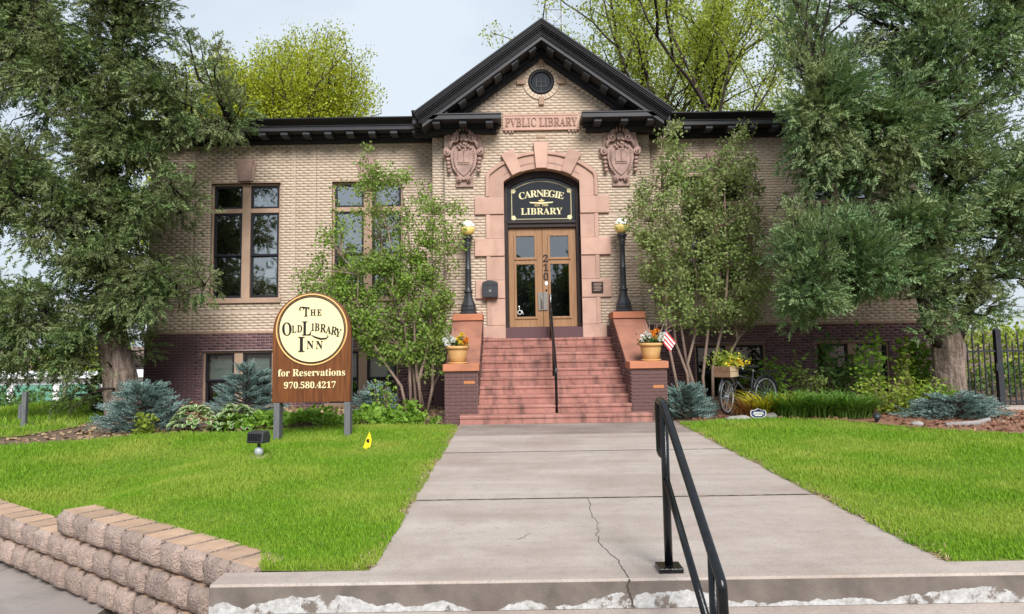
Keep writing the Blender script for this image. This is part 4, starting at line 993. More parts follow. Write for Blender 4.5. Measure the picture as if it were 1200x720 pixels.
# ---------------- cornices
def profile_box(x0, x1, prof, name, mat, parent, ends=True):
    """closed profile of (y, z) pushed along x"""
    return MB().prism_x(prof, x0, x1).build(name, mat, parent)
def wing_cornice(x0, x1, yw, zt, mod_from):
    dz = zt - 6.2; dy = yw - 16.2
    f = lambda pr: [(y + dy, z + dz) for y, z in pr]
    cn = profile_box(x0, x1, f([(16.25, 5.80), (16.13, 5.80), (16.10, 5.84), (16.10, 5.90), (16.02, 5.92), (16.02, 5.965), (16.25, 5.965)]), 'cornice', 'black_paint', lib)
    profile_box(x0 - 0.0, x1 + 0.0, f([(16.25, 5.967), (15.68, 5.967), (15.68, 6.045), (15.66, 6.055), (15.66, 6.075), (16.25, 6.075)]), 'corona', 'grey_paint', cn)
    profile_box(x0, x1, f([(16.25, 6.077), (15.65, 6.077), (15.63, 6.10), (15.56, 6.15), (15.52, 6.165), (15.505, 6.18), (15.505, 6.20), (15.56, 6.215), (16.25, 6.215)]), 'crown_moulding', 'black_paint', cn)
    x = mod_from
    step = 0.475 if mod_from < x1 and mod_from - x0 < 1 else -0.475
    me = None
    while x0 + 0.09 < x < x1 - 0.09:
        if me is None: me = MB().prism_x([(0.32, 0), (0.03, 0.0), (0.0, 0.03), (0.0, 0.10), (0.32, 0.10)], -0.075, 0.075).mesh('modillion', 'grey_paint')
        o = put('modillion', me, cn, 0, (x, 15.72 + dy, 5.864 + dz)); x += step
    return cn
wing_cornice(XL - 0.5, SL + 0.0, 16.2, 6.2, SL - 0.35)
wing_cornice(SR - 0.0, XR + 0.5, 16.2, 6.2, SR + 0.35)
wing_cornice(SL - 0.36, PL + 0.02, 15.8, 6.202, SL - 0.1)
wing_cornice(PR - 0.02, SR + 0.36, 15.8, 6.202, SR + 0.1)
# broken pediment base blocks
def ped_base(x0, x1):
    cn = profile_box(x0 + 0.12, x1 - 0.12, [(15.61, 5.79), (15.50, 5.79), (15.47, 5.83), (15.47, 5.90), (15.61, 5.90)], 'cornice', 'black_paint', lib)
    profile_box(x0, x1, [(15.61, 5.975), (15.02, 5.975), (15.02, 6.06), (15.0, 6.07), (15.0, 6.09), (15.05, 6.10), (15.61, 6.10)], 'corona', 'grey_paint', cn)
    MB().box(x0 + 0.06, x1 - 0.06, 15.40, 15.61, 5.902, 5.973).build('bed_moulding', 'black_paint', cn)
    me = MB().prism_x([(0.36, 0), (0.03, 0.0), (0.0, 0.03), (0.0, 0.10), (0.36, 0.10)], -0.075, 0.075).mesh('modillion', 'grey_paint')
    n = 3
    for i in range(n): put('modillion', me, cn, 0, (x0 + 0.33 + i * (x1 - x0 - 0.58) / (n - 1), 15.08, 5.872))
ped_base(-1.86, -0.175); ped_base(1.505, 3.19)
# raking cornices
AX = X0 + 0.03
def rake(sg, zapex_top, zapex_bot, y0, y1, name, mat, parent, xend):
    """a sloping band; z measured at the apex line"""
    p = [(AX, zapex_bot), (AX, zapex_top), (AX + sg * xend, zapex_top - SLP * xend), (AX + sg * xend, zapex_bot - SLP * xend)]
    return MB().prism(p if sg < 0 else p, y0, y1).build(name, mat, parent)
ZA = 8.025
for sg in (-1, 1):
    rk = rake(sg, ZA - 0.50, ZA - 0.595, 15.50, 15.62, 'raking_cornice', 'black_paint', lib, 2.12)
    rake(sg, ZA - 0.405, ZA - 0.499, 15.44, 15.62, 'bed_moulding', 'black_paint', rk, 2.25)
    rake(sg, ZA - 0.29, ZA - 0.38, 15.02, 15.62, 'corona', 'grey_paint', rk, 2.50)
    rake(sg, ZA - 0.265, ZA - 0.29, 14.99, 15.62, 'fillet', 'grey_paint', rk, 2.52)
    # crown: stepped cyma
    n = 6
    for i in range(n):
        a, b = i / n, (i + 1) / n
        pr_ = 14.97 - 0.16 * (0.5 - 0.5 * math.cos(math.pi * (a + b) / 2))
        rake(sg, ZA - 0.265 + 0.225 * b, ZA - 0.265 + 0.225 * a + 0.0005, pr_, 15.62, 'crown_moulding', 'black_paint', rk, 2.54 + 0.1 * b)
    rake(sg, ZA, ZA - 0.039, 14.79, 15.62, 'crown_lip', 'black_paint', rk, 2.66)
    ca = math.atan(SLP)
    me = MB().prism_x([(0.36, 0), (0.03, 0.0), (0.0, 0.03), (0.0, 0.09), (0.36, 0.09)], -0.085, 0.085).mesh('modillion', 'grey_paint')
    for i in range(6):
        xo = 0.17 + i * 0.372
        o = put('modillion', me, rk, 0, (AX + sg * xo, 15.08, ZA - 0.475 - SLP * xo)); o.rotation_euler.y = sg * ca
# gable roof behind
MB().add([(AX, 15.63, ZA - 0.06), (AX - 2.66, 15.63, ZA - 0.06 - SLP * 2.66), (AX - 2.66, 21, ZA - 0.06 - SLP * 2.66), (AX, 21, ZA - 0.06), (AX + 2.66, 15.63, ZA - 0.06 - SLP * 2.66), (AX + 2.66, 21, ZA - 0.06 - SLP * 2.66)],
         [(0, 3, 2, 1), (0, 4, 5, 3), (3, 5, 2)]).build('gable_roof', 'roof_dark', lib)
MB().lathe([(0.42, 0), (0.42, 0.1), (0.36, 0.2), (0.2, 0.29), (0.02, 0.32)], (-2.75, 17.6, 6.3), 20).build('roof_dome', 'grey_metal', lib, True)

# plaque and letter box
pq = tag(MB().box(1.665, 1.905, YP - 0.075, YP - 0.052, 2.355, 2.59).build('wall_plaque', 'bronze', None, bevel=0.006), 'small dark bronze plaque with lines of text beside the doors', 'plaque')
for i in range(6):
    MB().box(1.70 + (0.02 if i % 2 else 0), 1.87 - (0.025 if i % 3 == 0 else 0), YP - 0.0775, YP - 0.0752, 2.40 + i * 0.029, 2.413 + i * 0.029).build('text_line', 'plaque_text', pq)
mbx = tag(empty('letter_box', (-0.46, YP - 0.13, 2.3)), 'black metal letter box with arched lid on the stone jamb', 'letter box')
MB().prism([(-0.625, 2.29), (-0.30, 2.29), (-0.30, 2.585)] + [(-0.4625 + 0.1625 * math.cos(a), 2.585 + 0.055 * math.sin(a)) for a in np.linspace(0, math.pi, 9)][1:-1] + [(-0.625, 2.585)], YP - 0.19, YP - 0.052).build('box', 'iron', mbx, bevel=0.008)
MB().box(-0.63, -0.295, YP - 0.20, YP - 0.191, 2.545, 2.565).build('lid', 'iron', mbx)
MB().box(-0.487, -0.44, YP - 0.196, YP - 0.19, 2.40, 2.45).build('emblem', 'steel', mbx)

# ------------------------------------------------------------------ entrance steps
st = tag(empty('entrance_staircase', (0.7, 13.9, 0)), 'red sandstone entrance steps between brick cheek walls', 'staircase')
RISE, TREAD = 0.143, 0.31
SX0, SX1 = -0.625, 2.035
for i in range(10):
    y0 = 12.66 + TREAD * i; z = RISE * (i + 1)
    xa, xb = (SX0 - 0.29, SX1 + 0.29) if i == 0 else (SX0 + 0.002, SX1 - 0.002)
    y1 = y0 + TREAD + 0.05 if i < 9 else 15.95
    if i == 0: y1 = 12.945
    mb = MB()
    # worn, slightly uneven nosing
    n = 16
    rings = []
    for k_ in range(n + 1):
        x = xa + (xb - xa) * k_ / n; e = random.gauss(0, 0.0025); d_ = random.gauss(0, 0.0025) + 0.006 * math.exp(-((x - 0.7) / 0.5) ** 2)
        rings.append([(x, y1, z - RISE + 0.002), (x, y0 + 0.006, z - RISE + 0.002), (x, y0 + 0.006, z - 0.05), (x, y0 - 0.010 + e, z - 0.046), (x, y0 - 0.014 + e, z - 0.014 - d_), (x, y0 - 0.002, z - d_ * 0.6), (x, y1, z)])
    mb.loft(rings); mb.build('step', 'step_stone', st)
    if i == 0:
        MB().box(SX0 + 0.002, SX1 - 0.002, 12.947, 13.04, 0, RISE - 0.003).build('step', 'step_stone', st)
MB().box(SX0, SX1, 13.1, 15.55, -0.1, 0.1).build('stair_core', 'step_stone', st)
MB().box(SX0 + 0.02, -0.43, 15.50, 15.62, 1.432, 1.46).build('threshold_edge', 'step_stone', st)

pbm = {}
def pier_brick(xa, xb, za, zb, y, parent, mat, face='front'):
    key = (round((xb - xa) * 200), mat)
    if key not in pbm: pbm[key] = MB().box(-(xb - xa) / 2, (xb - xa) / 2, 0, 0.014, 0, zb - za).mesh('brick', mat)
    o = put('brick', pbm[key], parent); o.location = ((xa + xb) / 2, y + random.gauss(0, .0015), za); return o
for side, (a, b) in (('left', (-1.19, SX0)), ('right', (SX1, 2.645))):
    PY = 12.95; ZC = 0.88
    core = MB().prism_x([(PY, -0.1), (15.58, -0.1), (15.58, 1.80), (14.98, 1.80), (14.98, 1.71), (13.42, 0.93), (13.42, ZC), (PY, ZC)], a, b)
    cw = core.build('cheek_wall', 'pier_mortar', st)
    for q in bricks(a + 0.003, b - 0.003, 0.0, ZC, PY):
        mt = 'pier_brick'
        o_ = 0.66 < q[2] < 0.71 and side == 'left' and q[0] > b - 0.3
        o2 = 0.52 < q[2] < 0.6 and side == 'right' and a + 0.25 < q[0] < b - 0.1
        if (o_ or o2) and q[1] - q[0] > 0.1: mt = 'orange_brick'
        pier_brick(q[0], q[1], q[2], q[3], PY - 0.012, cw, mt)
    # inner face brickwork above the steps and outer face
    for xf, sg in ((SX0, 1), (-1.19, -1)) if side == 'left' else ((SX1, -1), (2.645, 1)):
        zline = lambda y: 0.88 if y < 13.42 else min(0.93 + (y - 13.42) * 0.5, 1.8)
        V = []; k_ = 0
        z = 0.0
        bl_ = []
        while z < 1.75:
            o = (k_ % 2) * BL / 2; y = PY + 0.002 - o
            while y < 15.5:
                u, v = max(y + 0.005, PY + 0.002), min(y + BL - 0.005, 15.55)
                if v - u > 0.03 and z + BH < zline(u) + 0.02: bl_.append((u, v, z + 0.005, z + BH - 0.005))
                y += BL
            z += BH; k_ += 1
        n = len(bl_); A = np.array(bl_); V = np.zeros((n, 8, 3))
        for i, (iy, iz, f_) in enumerate([(0, 2, 1), (1, 2, 1), (1, 3, 1), (0, 3, 1), (0, 2, 0), (1, 2, 0), (1, 3, 0), (0, 3, 0)]):
            V[:, i, 1] = A[:, iy]; V[:, i, 2] = A[:, iz]; V[:, i, 0] = xf + sg * (0.009 if f_ else -0.002)
        Fq = np.array([(0, 1, 2, 3), (0, 4, 5, 1), (1, 5, 6, 2), (2, 6, 7, 3), (3, 7, 4, 0)])
        o = put('brickwork', fastmesh('brickwork', V.reshape(-1, 3), (Fq[None] + (np.arange(n) * 8)[:, None, None]).reshape(-1, 4), 'pier_brick'), cw); o['kind'] = 'stuff'
    MB().box(a - 0.03, b + 0.03, PY - 0.05, 13.44, ZC + 0.003, 1.003).build('pier_cap', 'orange_stone', cw, bevel=0.008)
    MB().prism_x([(13.36, 0.985), (13.40, 0.94), (15.05, 1.735), (15.05, 1.83)], a - 0.018, b + 0.018).build('sloping_coping', 'coping_stone', cw, bevel=0.008)
    MB().box(a - 0.02, b + 0.02, 14.93, 15.585, 1.803, 1.935).build('pier_cap', 'orange_stone', cw, bevel=0.008)

# ------------------------------------------------------------------ lamp posts, rails
def lamp(x, label):
    t = tag(empty('lamp_post', (x, 15.25, 1.935), local=True), label, 'lamp', 'globe lamps beside the entrance')
    MB().lathe([(0.175, 0), (0.178, 0.035), (0.165, 0.05), (0.155, 0.06), (0.16, 0.085), (0.165, 0.11), (0.15, 0.13), (0.145, 0.14), (0.15, 0.16), (0.148, 0.19), (0.125, 0.24), (0.10, 0.29), (0.085, 0.35), (0.075, 0.42), (0.072, 0.44)], n=8).build('base', 'iron', t)
    MB().lathe([(0.07, 0.435), (0.092, 0.45), (0.092, 0.475), (0.068, 0.49), (0.064, 0.55), (0.062, 0.9), (0.066, 0.915), (0.066, 0.935), (0.058, 0.95), (0.052, 1.36), (0.06, 1.38), (0.065, 1.42), (0.058, 1.46), (0.075, 1.49)], n=14).build('pole', 'iron', t, True)
    MB().lathe([(0.06, 1.47), (0.078, 1.5), (0.078, 1.54), (0.10, 1.57), (0.112, 1.60), (0.10, 1.615)], n=18).build('cup', 'iron', t, True)
    pr = [(0.155 * math.cos(a), 1.775 + 0.165 * math.sin(a)) for a in np.linspace(-1.15, 0.12, 9)]
    MB().lathe(pr, n=22).build('amber_bowl', 'globe_amber', t, True)
    pr = [(0.156 * math.cos(a), 1.777 + 0.175 * math.sin(a)) for a in np.linspace(0.12, 1.5, 10)]
    MB().lathe(pr, n=22).build('globe', 'globe_glare', t, True)  # upper half of the globe: glare painted in as white
    return t
lamp(-0.905, 'black lamp post with globe on the cheek wall nearer the letter box')
lamp(2.285, 'black lamp post with globe on the cheek wall nearer the wall plaque')

hr = tag(empty('stair_handrail', (0.73, 13.0, 0.14)), 'black iron handrail running down the middle of the red steps', 'handrail')
MB().tube([(0.78, 15.40, 1.43), (0.78, 15.40, 2.25), (0.78, 15.36, 2.30), (0.78, 15.28, 2.31), (0.76, 14.9, 2.10), (0.735, 13.15, 1.02), (0.733, 13.05, 0.96), (0.733, 12.98, 0.90), (0.733, 12.97, 0.80), (0.733, 12.97, 0.145)], 0.025, 8).build('top_rail', 'rail_paint', hr, True)
MB().tube([(0.78, 15.37, 1.95), (0.735, 13.0, 0.52)], 0.018, 8).build('lower_rail', 'rail_paint', hr, True)
MB().tube([(0.757, 14.21, 0.72), (0.757, 14.21, 1.66)], 0.02, 8).build('baluster', 'rail_paint', hr, True)

fh = tag(empty('street_handrail', (0.94, 4.75, 0)), 'glossy black pipe handrail at the street end of the walkway', 'handrail')
rx = 0.945
def bend(pts, r=0.05, n=5):
    out = [Vector(pts[0])]
    for i in range(1, len(pts) - 1):
        p, a, b = Vector(pts[i]), Vector(pts[i - 1]), Vector(pts[i + 1])
        u, v = (a - p).normalized() * r, (b - p).normalized() * r
        for k_ in range(n + 1):
            t = k_ / n; out.append((p + u) * (1 - t) ** 2 + p * 2 * t * (1 - t) + (p + v) * t * t)
    out.append(Vector(pts[-1])); return out
slope = lambda y: 1.012 - (4.75 - y) * 0.615
low = lambda y: 0.55 - (4.75 - y) * 0.615
rail = bend([(rx, 4.76, 0.69), (rx, 4.92, 0.69), (rx, 4.92, slope(4.75) + 0.02), (rx, 4.76, slope(4.75) + 0.005), (rx + 0.01, 3.58, slope(3.58)), (rx + 0.01, 3.56, slope(3.58) - 0.34), (rx + 0.01, 3.72, slope(3.58) - 0.34)], 0.035)
MB().tube(rail, 0.0255, 10).build('top_rail', 'rail_paint', fh, True)
MB().tube([(rx, 4.76, 0.0), (rx, 4.76, slope(4.76) - 0.005)], 0.0255, 10).build('post', 'rail_paint', fh, True)
MB().tube([(rx + 0.01, 3.73, -0.5), (rx + 0.01, 3.73, slope(3.73))], 0.0255, 10).build('post', 'rail_paint', fh, True)
MB().tube([(rx, 4.75, low(4.75)), (rx + 0.01, 3.73, low(3.73))], 0.022, 10).build('lower_rail', 'rail_paint', fh, True)
MB().box(rx - 0.075, rx + 0.075, 4.68, 4.83, 0.002, 0.03).build('base_plate', 'rail_paint', fh, bevel=0.004)

# ------------------------------------------------------------------ trees
def limb_path(a, b, sag=0.0, n=6, wob=0.05):
    a, b = np.asarray(a, float), np.asarray(b, float); L_ = np.linalg.norm(b - a)
    t = np.linspace(0, 1, n)[:, None]
    p = a + (b - a) * t; p[:, 2] += (sag * 4 * t * (1 - t))[:, 0] * L_ * 0.25
    w_ = rng.normal(0, wob * L_ * 0.2, (n, 3)); w_[0] = 0; w_[-1] = 0
    return p + w_
def path_at(path, z):
    """point of the trunk path at height z"""
    for i in range(len(path) - 1):
        if path[i][2] <= z <= path[i + 1][2]:
            t = (z - path[i][2]) / (path[i + 1][2] - path[i][2] + 1e-9); return path[i] * (1 - t) + path[i + 1] * t
    return path[0] if z < path[0][2] else path[-1]

def bough_tree(name, label, trunk, trad, tips, mat, bark, spray=SPRAY, per=26, spread=0.26, size=(0.14, 0.30), droop=0.25, rise=0.35, cat='tree', bough_r=0.022, reach=0.5, limbs=(), ntr=9, min_z=0.6, group=None, leafy=False, flat=0.6):
    """trunk: list of points with radii trad; tips: bough ends; foliage gathers round the outer part of every bough"""
    root = tag(empty(name, trunk[0]), label, cat, group)
    tk = MB(); tp = [np.asarray(p, float) for p in trunk]
    # fluted trunk
    fine = []; fr_ = []
    for i in range(len(tp) - 1):
        for k_ in range(4):
            t = k_ / 4; fine.append(tp[i] * (1 - t) + tp[i + 1] * t); fr_.append(trad[i] * (1 - t) + trad[i + 1] * t)
    fine.append(tp[-1]); fr_.append(trad[-1])
    n = 26; rings = []; ph = rng.uniform(0, 6, 4)
    for p, r_ in zip(fine, fr_):
        ring = []
        for k_ in range(n):
            a = 2 * math.pi * k_ / n
            q = r_ * (1 + 0.07 * math.sin(5 * a + ph[0] + p[2] * 0.9) + 0.05 * math.sin(9 * a + ph[1] - p[2] * 1.3) + 0.03 * math.sin(13 * a + ph[2]))
            ring.append((p[0] + q * math.cos(a), p[1] + q * math.sin(a), p[2]))
        rings.append(ring)
    tk.loft(rings); tk.build('trunk', bark, root, True)
    lm = MB(); main = []
    for pts, r0, r1 in limbs:
        pts = [np.asarray(q, float) for q in pts]; rr = np.linspace(r0, r1, len(pts)); lm.tube(pts, rr, 9); main.append(pts)
    P, D, S = [], [], []
    for tip in tips:
        tip = np.asarray(tip, float)
        # attach to the nearest of trunk and limbs
        best = None
        hz_ = np.linalg.norm(tip[:2] - path_at(tp, tip[2])[:2])
        z_at = tip[2] - rise * hz_
        best = path_at(tp, max(z_at, min_z + tp[0][2])); bd_ = np.linalg.norm(best - tip)
        for pts in main:
            for q in pts[1:]:
                d_ = np.linalg.norm(q - tip)
                if d_ < bd_: best, bd_ = q, d_
        path = limb_path(best, tip, 0.3, 6, 0.22)
        r0 = bough_r * (0.5 + 0.5 * min(bd_, 3)); lm.tube(path, np.linspace(r0, 0.004, 6), 5)
        u = unit(path[-1] - path[-3]); 
        m_ = max(6, int(per * rng.uniform(0.6, 1.4)))
        t = rng.beta(2.2, 1.2, m_) * reach; Lb = min(bd_, 1.6)
        base = tip - u * (t * Lb)[:, None]
        off = np.clip(rng.normal(0, 1, (m_, 3)), -1.7, 1.7) * spread * np.array([1, 1, flat])
        pos = base + off
        dr = u * 0.8 + unit(off) * 0.8 + rng.normal(0, 0.35, (m_, 3)) + np.array([0, 0, -droop])
        P.append(pos); D.append(dr); S.append(rng.uniform(size[0], size[1], m_))
    lm.build('branches', 'bark_dark' if bark != 'bark_pale' else bark, root, True)
    P = np.concatenate(P); D = np.concatenate(D); S = np.concatenate(S)
    scatter('crown', P, D, S, spray, mat, root)
    return root

def tips_in(poly, n, y0, y1, ycen=None, weight=None):
    """bough ends inside an outline surveyed at the distances y0..y1"""
    pg = poly; p = np.array(pg, float); lo, hi = p.min(0), p.max(0); out = []
    while len(out) < n:
        x, y = rng.uniform(lo[0], hi[0]), rng.uniform(lo[1], hi[1])
        if inside(pg, np.array([x]), np.array([y]))[0]:
            out.append(at(x, y, rng.uniform(y0, y1)))
    return out

# old juniper at the corner of the building (photo left)
JL = [at(147, 486, 14.6), at(140, 440, 14.6), at(133, 405, 14.6), at(128, 350, 14.6), at(128, 290, 14.6), at(130, 200, 14.6), at(134, 110, 14.6), at(138, 20, 14.6), at(140, -90, 14.6), at(142, -190, 14.6)]
JL[0][2] = -0.1
tips = tips_in([(-60, -140), (235, -140), (242, 0), (262, 60), (258, 110), (285, 128), (282, 165), (240, 185), (205, 170), (188, 215), (190, 300), (186, 350), (160, 395), (110, 385), (95, 440), (60, 420), (50, 450), (10, 440), (-60, 460)], 460, 13.2, 16.2)
tips += tips_in([(-60, -140), (170, -140), (180, 100), (160, 380), (100, 380), (95, 455), (-60, 460)], 240, 13.0, 15.0)
tips += tips_in([(40, -140), (215, -140), (225, 60), (205, 150), (175, 300), (168, 385), (110, 375), (60, 300), (30, 100)], 200, 12.9, 13.9)
tips += tips_in([(85, 150), (190, 150), (190, 300), (175, 395), (100, 392), (85, 330)], 90, 13.4, 14.3)
# single drooping boughs across the wall
for (x, y) in ((238, 232), (232, 247), (215, 262), (222, 300), (243, 330), (235, 352), (205, 345), (226, 318), (195, 330), (180, 395), (190, 412), (212, 362), (248, 322), (228, 210), (205, 225), (282, 150), (298, 140), (270, 165), (276, 105), (285, 118), (290, 128), (20, 460), (45, 455), (70, 470), (100, 455), (0, 440), (50, 478), (30, 448), (75, 440), (10, 465)):
    tips.append(at(x, y, rng.uniform(14.3, 15.2)))
bough_tree('juniper_tree', 'large old juniper with leaning shaggy trunk at the far end of the library', JL, [0.36, 0.30, 0.28, 0.22, 0.17, 0.13, 0.11, 0.08, 0.05, 0.02], tips, 'lf_juniper', 'bark_juniper', per=54, spread=0.15, size=(0.07, 0.20), droop=0.3, rise=0.1,
           limbs=[([at(134, 402, 14.6), at(105, 398, 14.5), at(80, 388, 14.4), at(55, 378, 14.2), at(20, 385, 13.9), at(-40, 380, 13.6)], 0.13, 0.04), ([at(130, 340, 14.6), at(110, 300, 14.3), at(70, 260, 14.0), at(20, 230, 13.8)], 0.08, 0.02), ([at(130, 240, 14.6), at(165, 180, 14.6), at(215, 155, 14.7), at(270, 150, 14.8)], 0.07, 0.015), ([at(131, 330, 14.6), at(170, 345, 14.6), at(205, 345, 14.7), at(240, 335, 14.8)], 0.035, 0.01), ([at(129, 270, 14.6), at(170, 255, 14.7), at(215, 250, 14.8)], 0.035, 0.01), ([at(132, 150, 14.6), at(90, 90, 14.4), at(50, 30, 14.2)], 0.07, 0.02)])

# juniper by the fence (photo right)
JR = [at(1113, 488, 13.4), at(1113, 470, 13.4), at(1112, 440, 13.4), at(1111, 408, 13.4), at(1100, 360, 13.4), at(1097, 300, 13.4), at(1100, 220, 13.4), at(1090, 120, 13.4), at(1085, 20, 13.4), at(1085, -100, 13.4), at(1085, -200, 13.4)]
JR[0][2] = -0.15
polyR = [(905, -140), (898, 0), (905, 60), (925, 100), (920, 150), (935, 200), (905, 260), (920, 320), (925, 380), (960, 365), (985, 345), (1040, 340), (1085, 355), (1090, 395), (1135, 395), (1150, 365), (1185, 340), (1260, 330), (1260, -140)]
tips = tips_in(polyR, 480, 11.9, 15.0) + tips_in([(930, -140), (1260, -140), (1260, 300), (1130, 330), (1000, 320), (940, 300)], 230, 11.7, 13.4)
tips += tips_in([(950, -140), (1260, -140), (1260, 300), (1180, 330), (1130, 320), (1060, 330), (990, 320), (950, 250)], 170, 11.6, 12.8)
tips += tips_in([(915, 110), (1100, 110), (1100, 345), (1040, 350), (980, 350), (925, 365), (915, 250)], 150, 12.0, 13.2)
for (x, y) in ((940, 380), (955, 372), (975, 362), (925, 350), (910, 300), (905, 275), (900, 20), (902, 50), (1085, 390), (1110, 385), (1140, 380), (1160, 372), (1195, 360), (1180, 350), (1125, 370), (930, 385), (1095, 345), (1030, 345)):
    tips.append(at(x, y, rng.uniform(12.2, 13.2)))
bough_tree('juniper_tree', 'thick grey-green juniper with forked trunk beside the iron fence', JR, [0.32, 0.27, 0.26, 0.27, 0.15, 0.14, 0.12, 0.10, 0.07, 0.04, 0.02], tips, 'lf_juniper_grey', 'bark_juniper', per=54, spread=0.15, size=(0.07, 0.20), droop=-0.1, rise=0.3,
           limbs=[([at(1108, 410, 13.4), at(1092, 390, 13.3), at(1080, 350, 13.2), at(1070, 290, 13.0)], 0.15, 0.05), ([at(1115, 405, 13.4), at(1130, 375, 13.5), at(1145, 330, 13.6), at(1175, 280, 13.7), at(1210, 230, 13.8)], 0.14, 0.04), ([at(1105, 330, 13.4), at(1060, 320, 13.0), at(1000, 330, 12.6), at(950, 345, 12.4)], 0.07, 0.02), ([at(1100, 200, 13.4), at(1030, 160, 12.9), at(960, 130, 12.7)], 0.08, 0.02), ([at(1095, 120, 13.4), at(1150, 60, 13.2), at(1200, 0, 13.0)], 0.08, 0.02), ([at(1102, 290, 13.4), at(1160, 255, 13.3), at(1220, 240, 13.2)], 0.08, 0.02)])

# multi-stemmed shrubs either side of the steps
def stem_shrub(name, label, bases, poly_groups, depth, mat, size, per, stem_to, spread=0.13, lt=LEAF):
    root = tag(empty(name, bases[0]), label, 'shrub')
    sm_ = MB(); tops = []
    for (b, t) in zip(bases, stem_to):
        pth = limb_path(b, t, 0.0, 7, 0.12); MB().tube(pth, np.linspace(0.034, 0.008, 7), 7).build('stem', 'bark_pale', root, True); tops.append(pth)
    allp = np.concatenate(tops)
    tw = MB(); P, D = [], []
    for poly, n in poly_groups:
        for tip in tips_in(poly, n, *depth):
            cand = allp[allp[:, 2] < tip[2] - 0.05]
            if len(cand) == 0: cand = allp
            q = cand[np.argmin(np.linalg.norm(cand - tip, axis=1))]
            pth = limb_path(q, tip, 0.15, 4, 0.2); tw.tube(pth, np.linspace(0.009, 0.002, 4), 4)
            m_ = int(per * rng.uniform(0.6, 1.4))
            t_ = rng.uniform(0, 0.55, m_)[:, None] * min(1.0, 0.7 / max(np.linalg.norm(tip - q), 0.1))
            P.append(tip + (q - tip) * t_ + np.clip(rng.normal(0, 1, (m_, 3)), -1.6, 1.6) * spread); D.append(rng.normal(0, 1, (m_, 3)) + np.array([0, -0.2, -0.15]))
    tw.build('twigs', 'bark_pale', root)
    P = np.concatenate(P); D = np.concatenate(D)
    scatter('crown', P, D, rng.uniform(size[0], size[1], len(P)), lt, mat, root)
    return root
gz0 = 0.03
stem_shrub('serviceberry_shrub', 'loose green multi-stemmed shrub between sign and steps', [(-1.95, 14.2, gz0), (-1.85, 14.25, gz0), (-1.75, 14.15, gz0), (-1.7, 14.3, gz0), (-2.0, 14.1, gz0), (-1.65, 14.2, gz0)],
           [([(375, 320), (420, 300), (500, 300), (530, 330), (528, 380), (520, 410), (470, 425), (430, 420), (415, 390), (350, 350)], 320), ([(400, 260), (415, 210), (440, 190), (475, 200), (500, 215), (525, 235), (535, 270), (530, 310), (480, 320), (400, 310)], 105), ([(425, 160), (432, 160), (470, 210), (410, 230)], 12), ([(340, 325), (370, 300), (400, 330), (350, 345)], 14), ([(500, 410), (530, 380), (525, 430), (500, 440)], 12), ([(345, 275), (395, 200), (400, 260), (380, 290)], 10), ([(530, 230), (552, 235), (548, 300), (528, 330)], 14)], (13.7, 14.9), 'lf_shrub', (0.045, 0.09), 44,
           [at(430, 180, 14.3), at(470, 220, 14.6), at(510, 250, 14.3), at(455, 270, 14.0), at(400, 300, 14.0), at(525, 300, 14.2)], 0.075)
stem_shrub('olive_shrub', 'tall dusty green multi-stemmed shrub between steps and bicycle', [(3.45, 14.3, gz0), (3.55, 14.25, gz0), (3.65, 14.35, gz0), (3.75, 14.2, gz0), (3.35, 14.35, gz0), (3.85, 14.3, gz0), (3.2, 14.3, gz0)],
           [([(768, 260), (780, 215), (800, 190), (850, 190), (890, 215), (905, 260), (905, 330), (895, 370), (850, 385), (800, 380), (775, 365), (764, 320)], 430), ([(770, 160), (790, 150), (815, 200), (770, 220)], 20), ([(845, 170), (870, 160), (895, 200), (850, 205)], 20), ([(738, 225), (750, 200), (770, 250), (768, 330), (752, 320)], 34), ([(722, 235), (735, 230), (738, 262), (726, 280)], 4), ([(870, 140), (890, 145), (885, 180), (860, 175)], 6), ([(790, 140), (800, 138), (800, 170), (785, 170)], 6)], (13.6, 15.1), 'lf_shrub_olive', (0.045, 0.085), 46,
           [at(775, 165, 14.4), at(800, 190, 14.6), at(835, 200, 14.3), at(860, 160, 14.2), at(760, 260, 14.3), at(890, 230, 14.4), at(765, 240, 14.4)], 0.085)

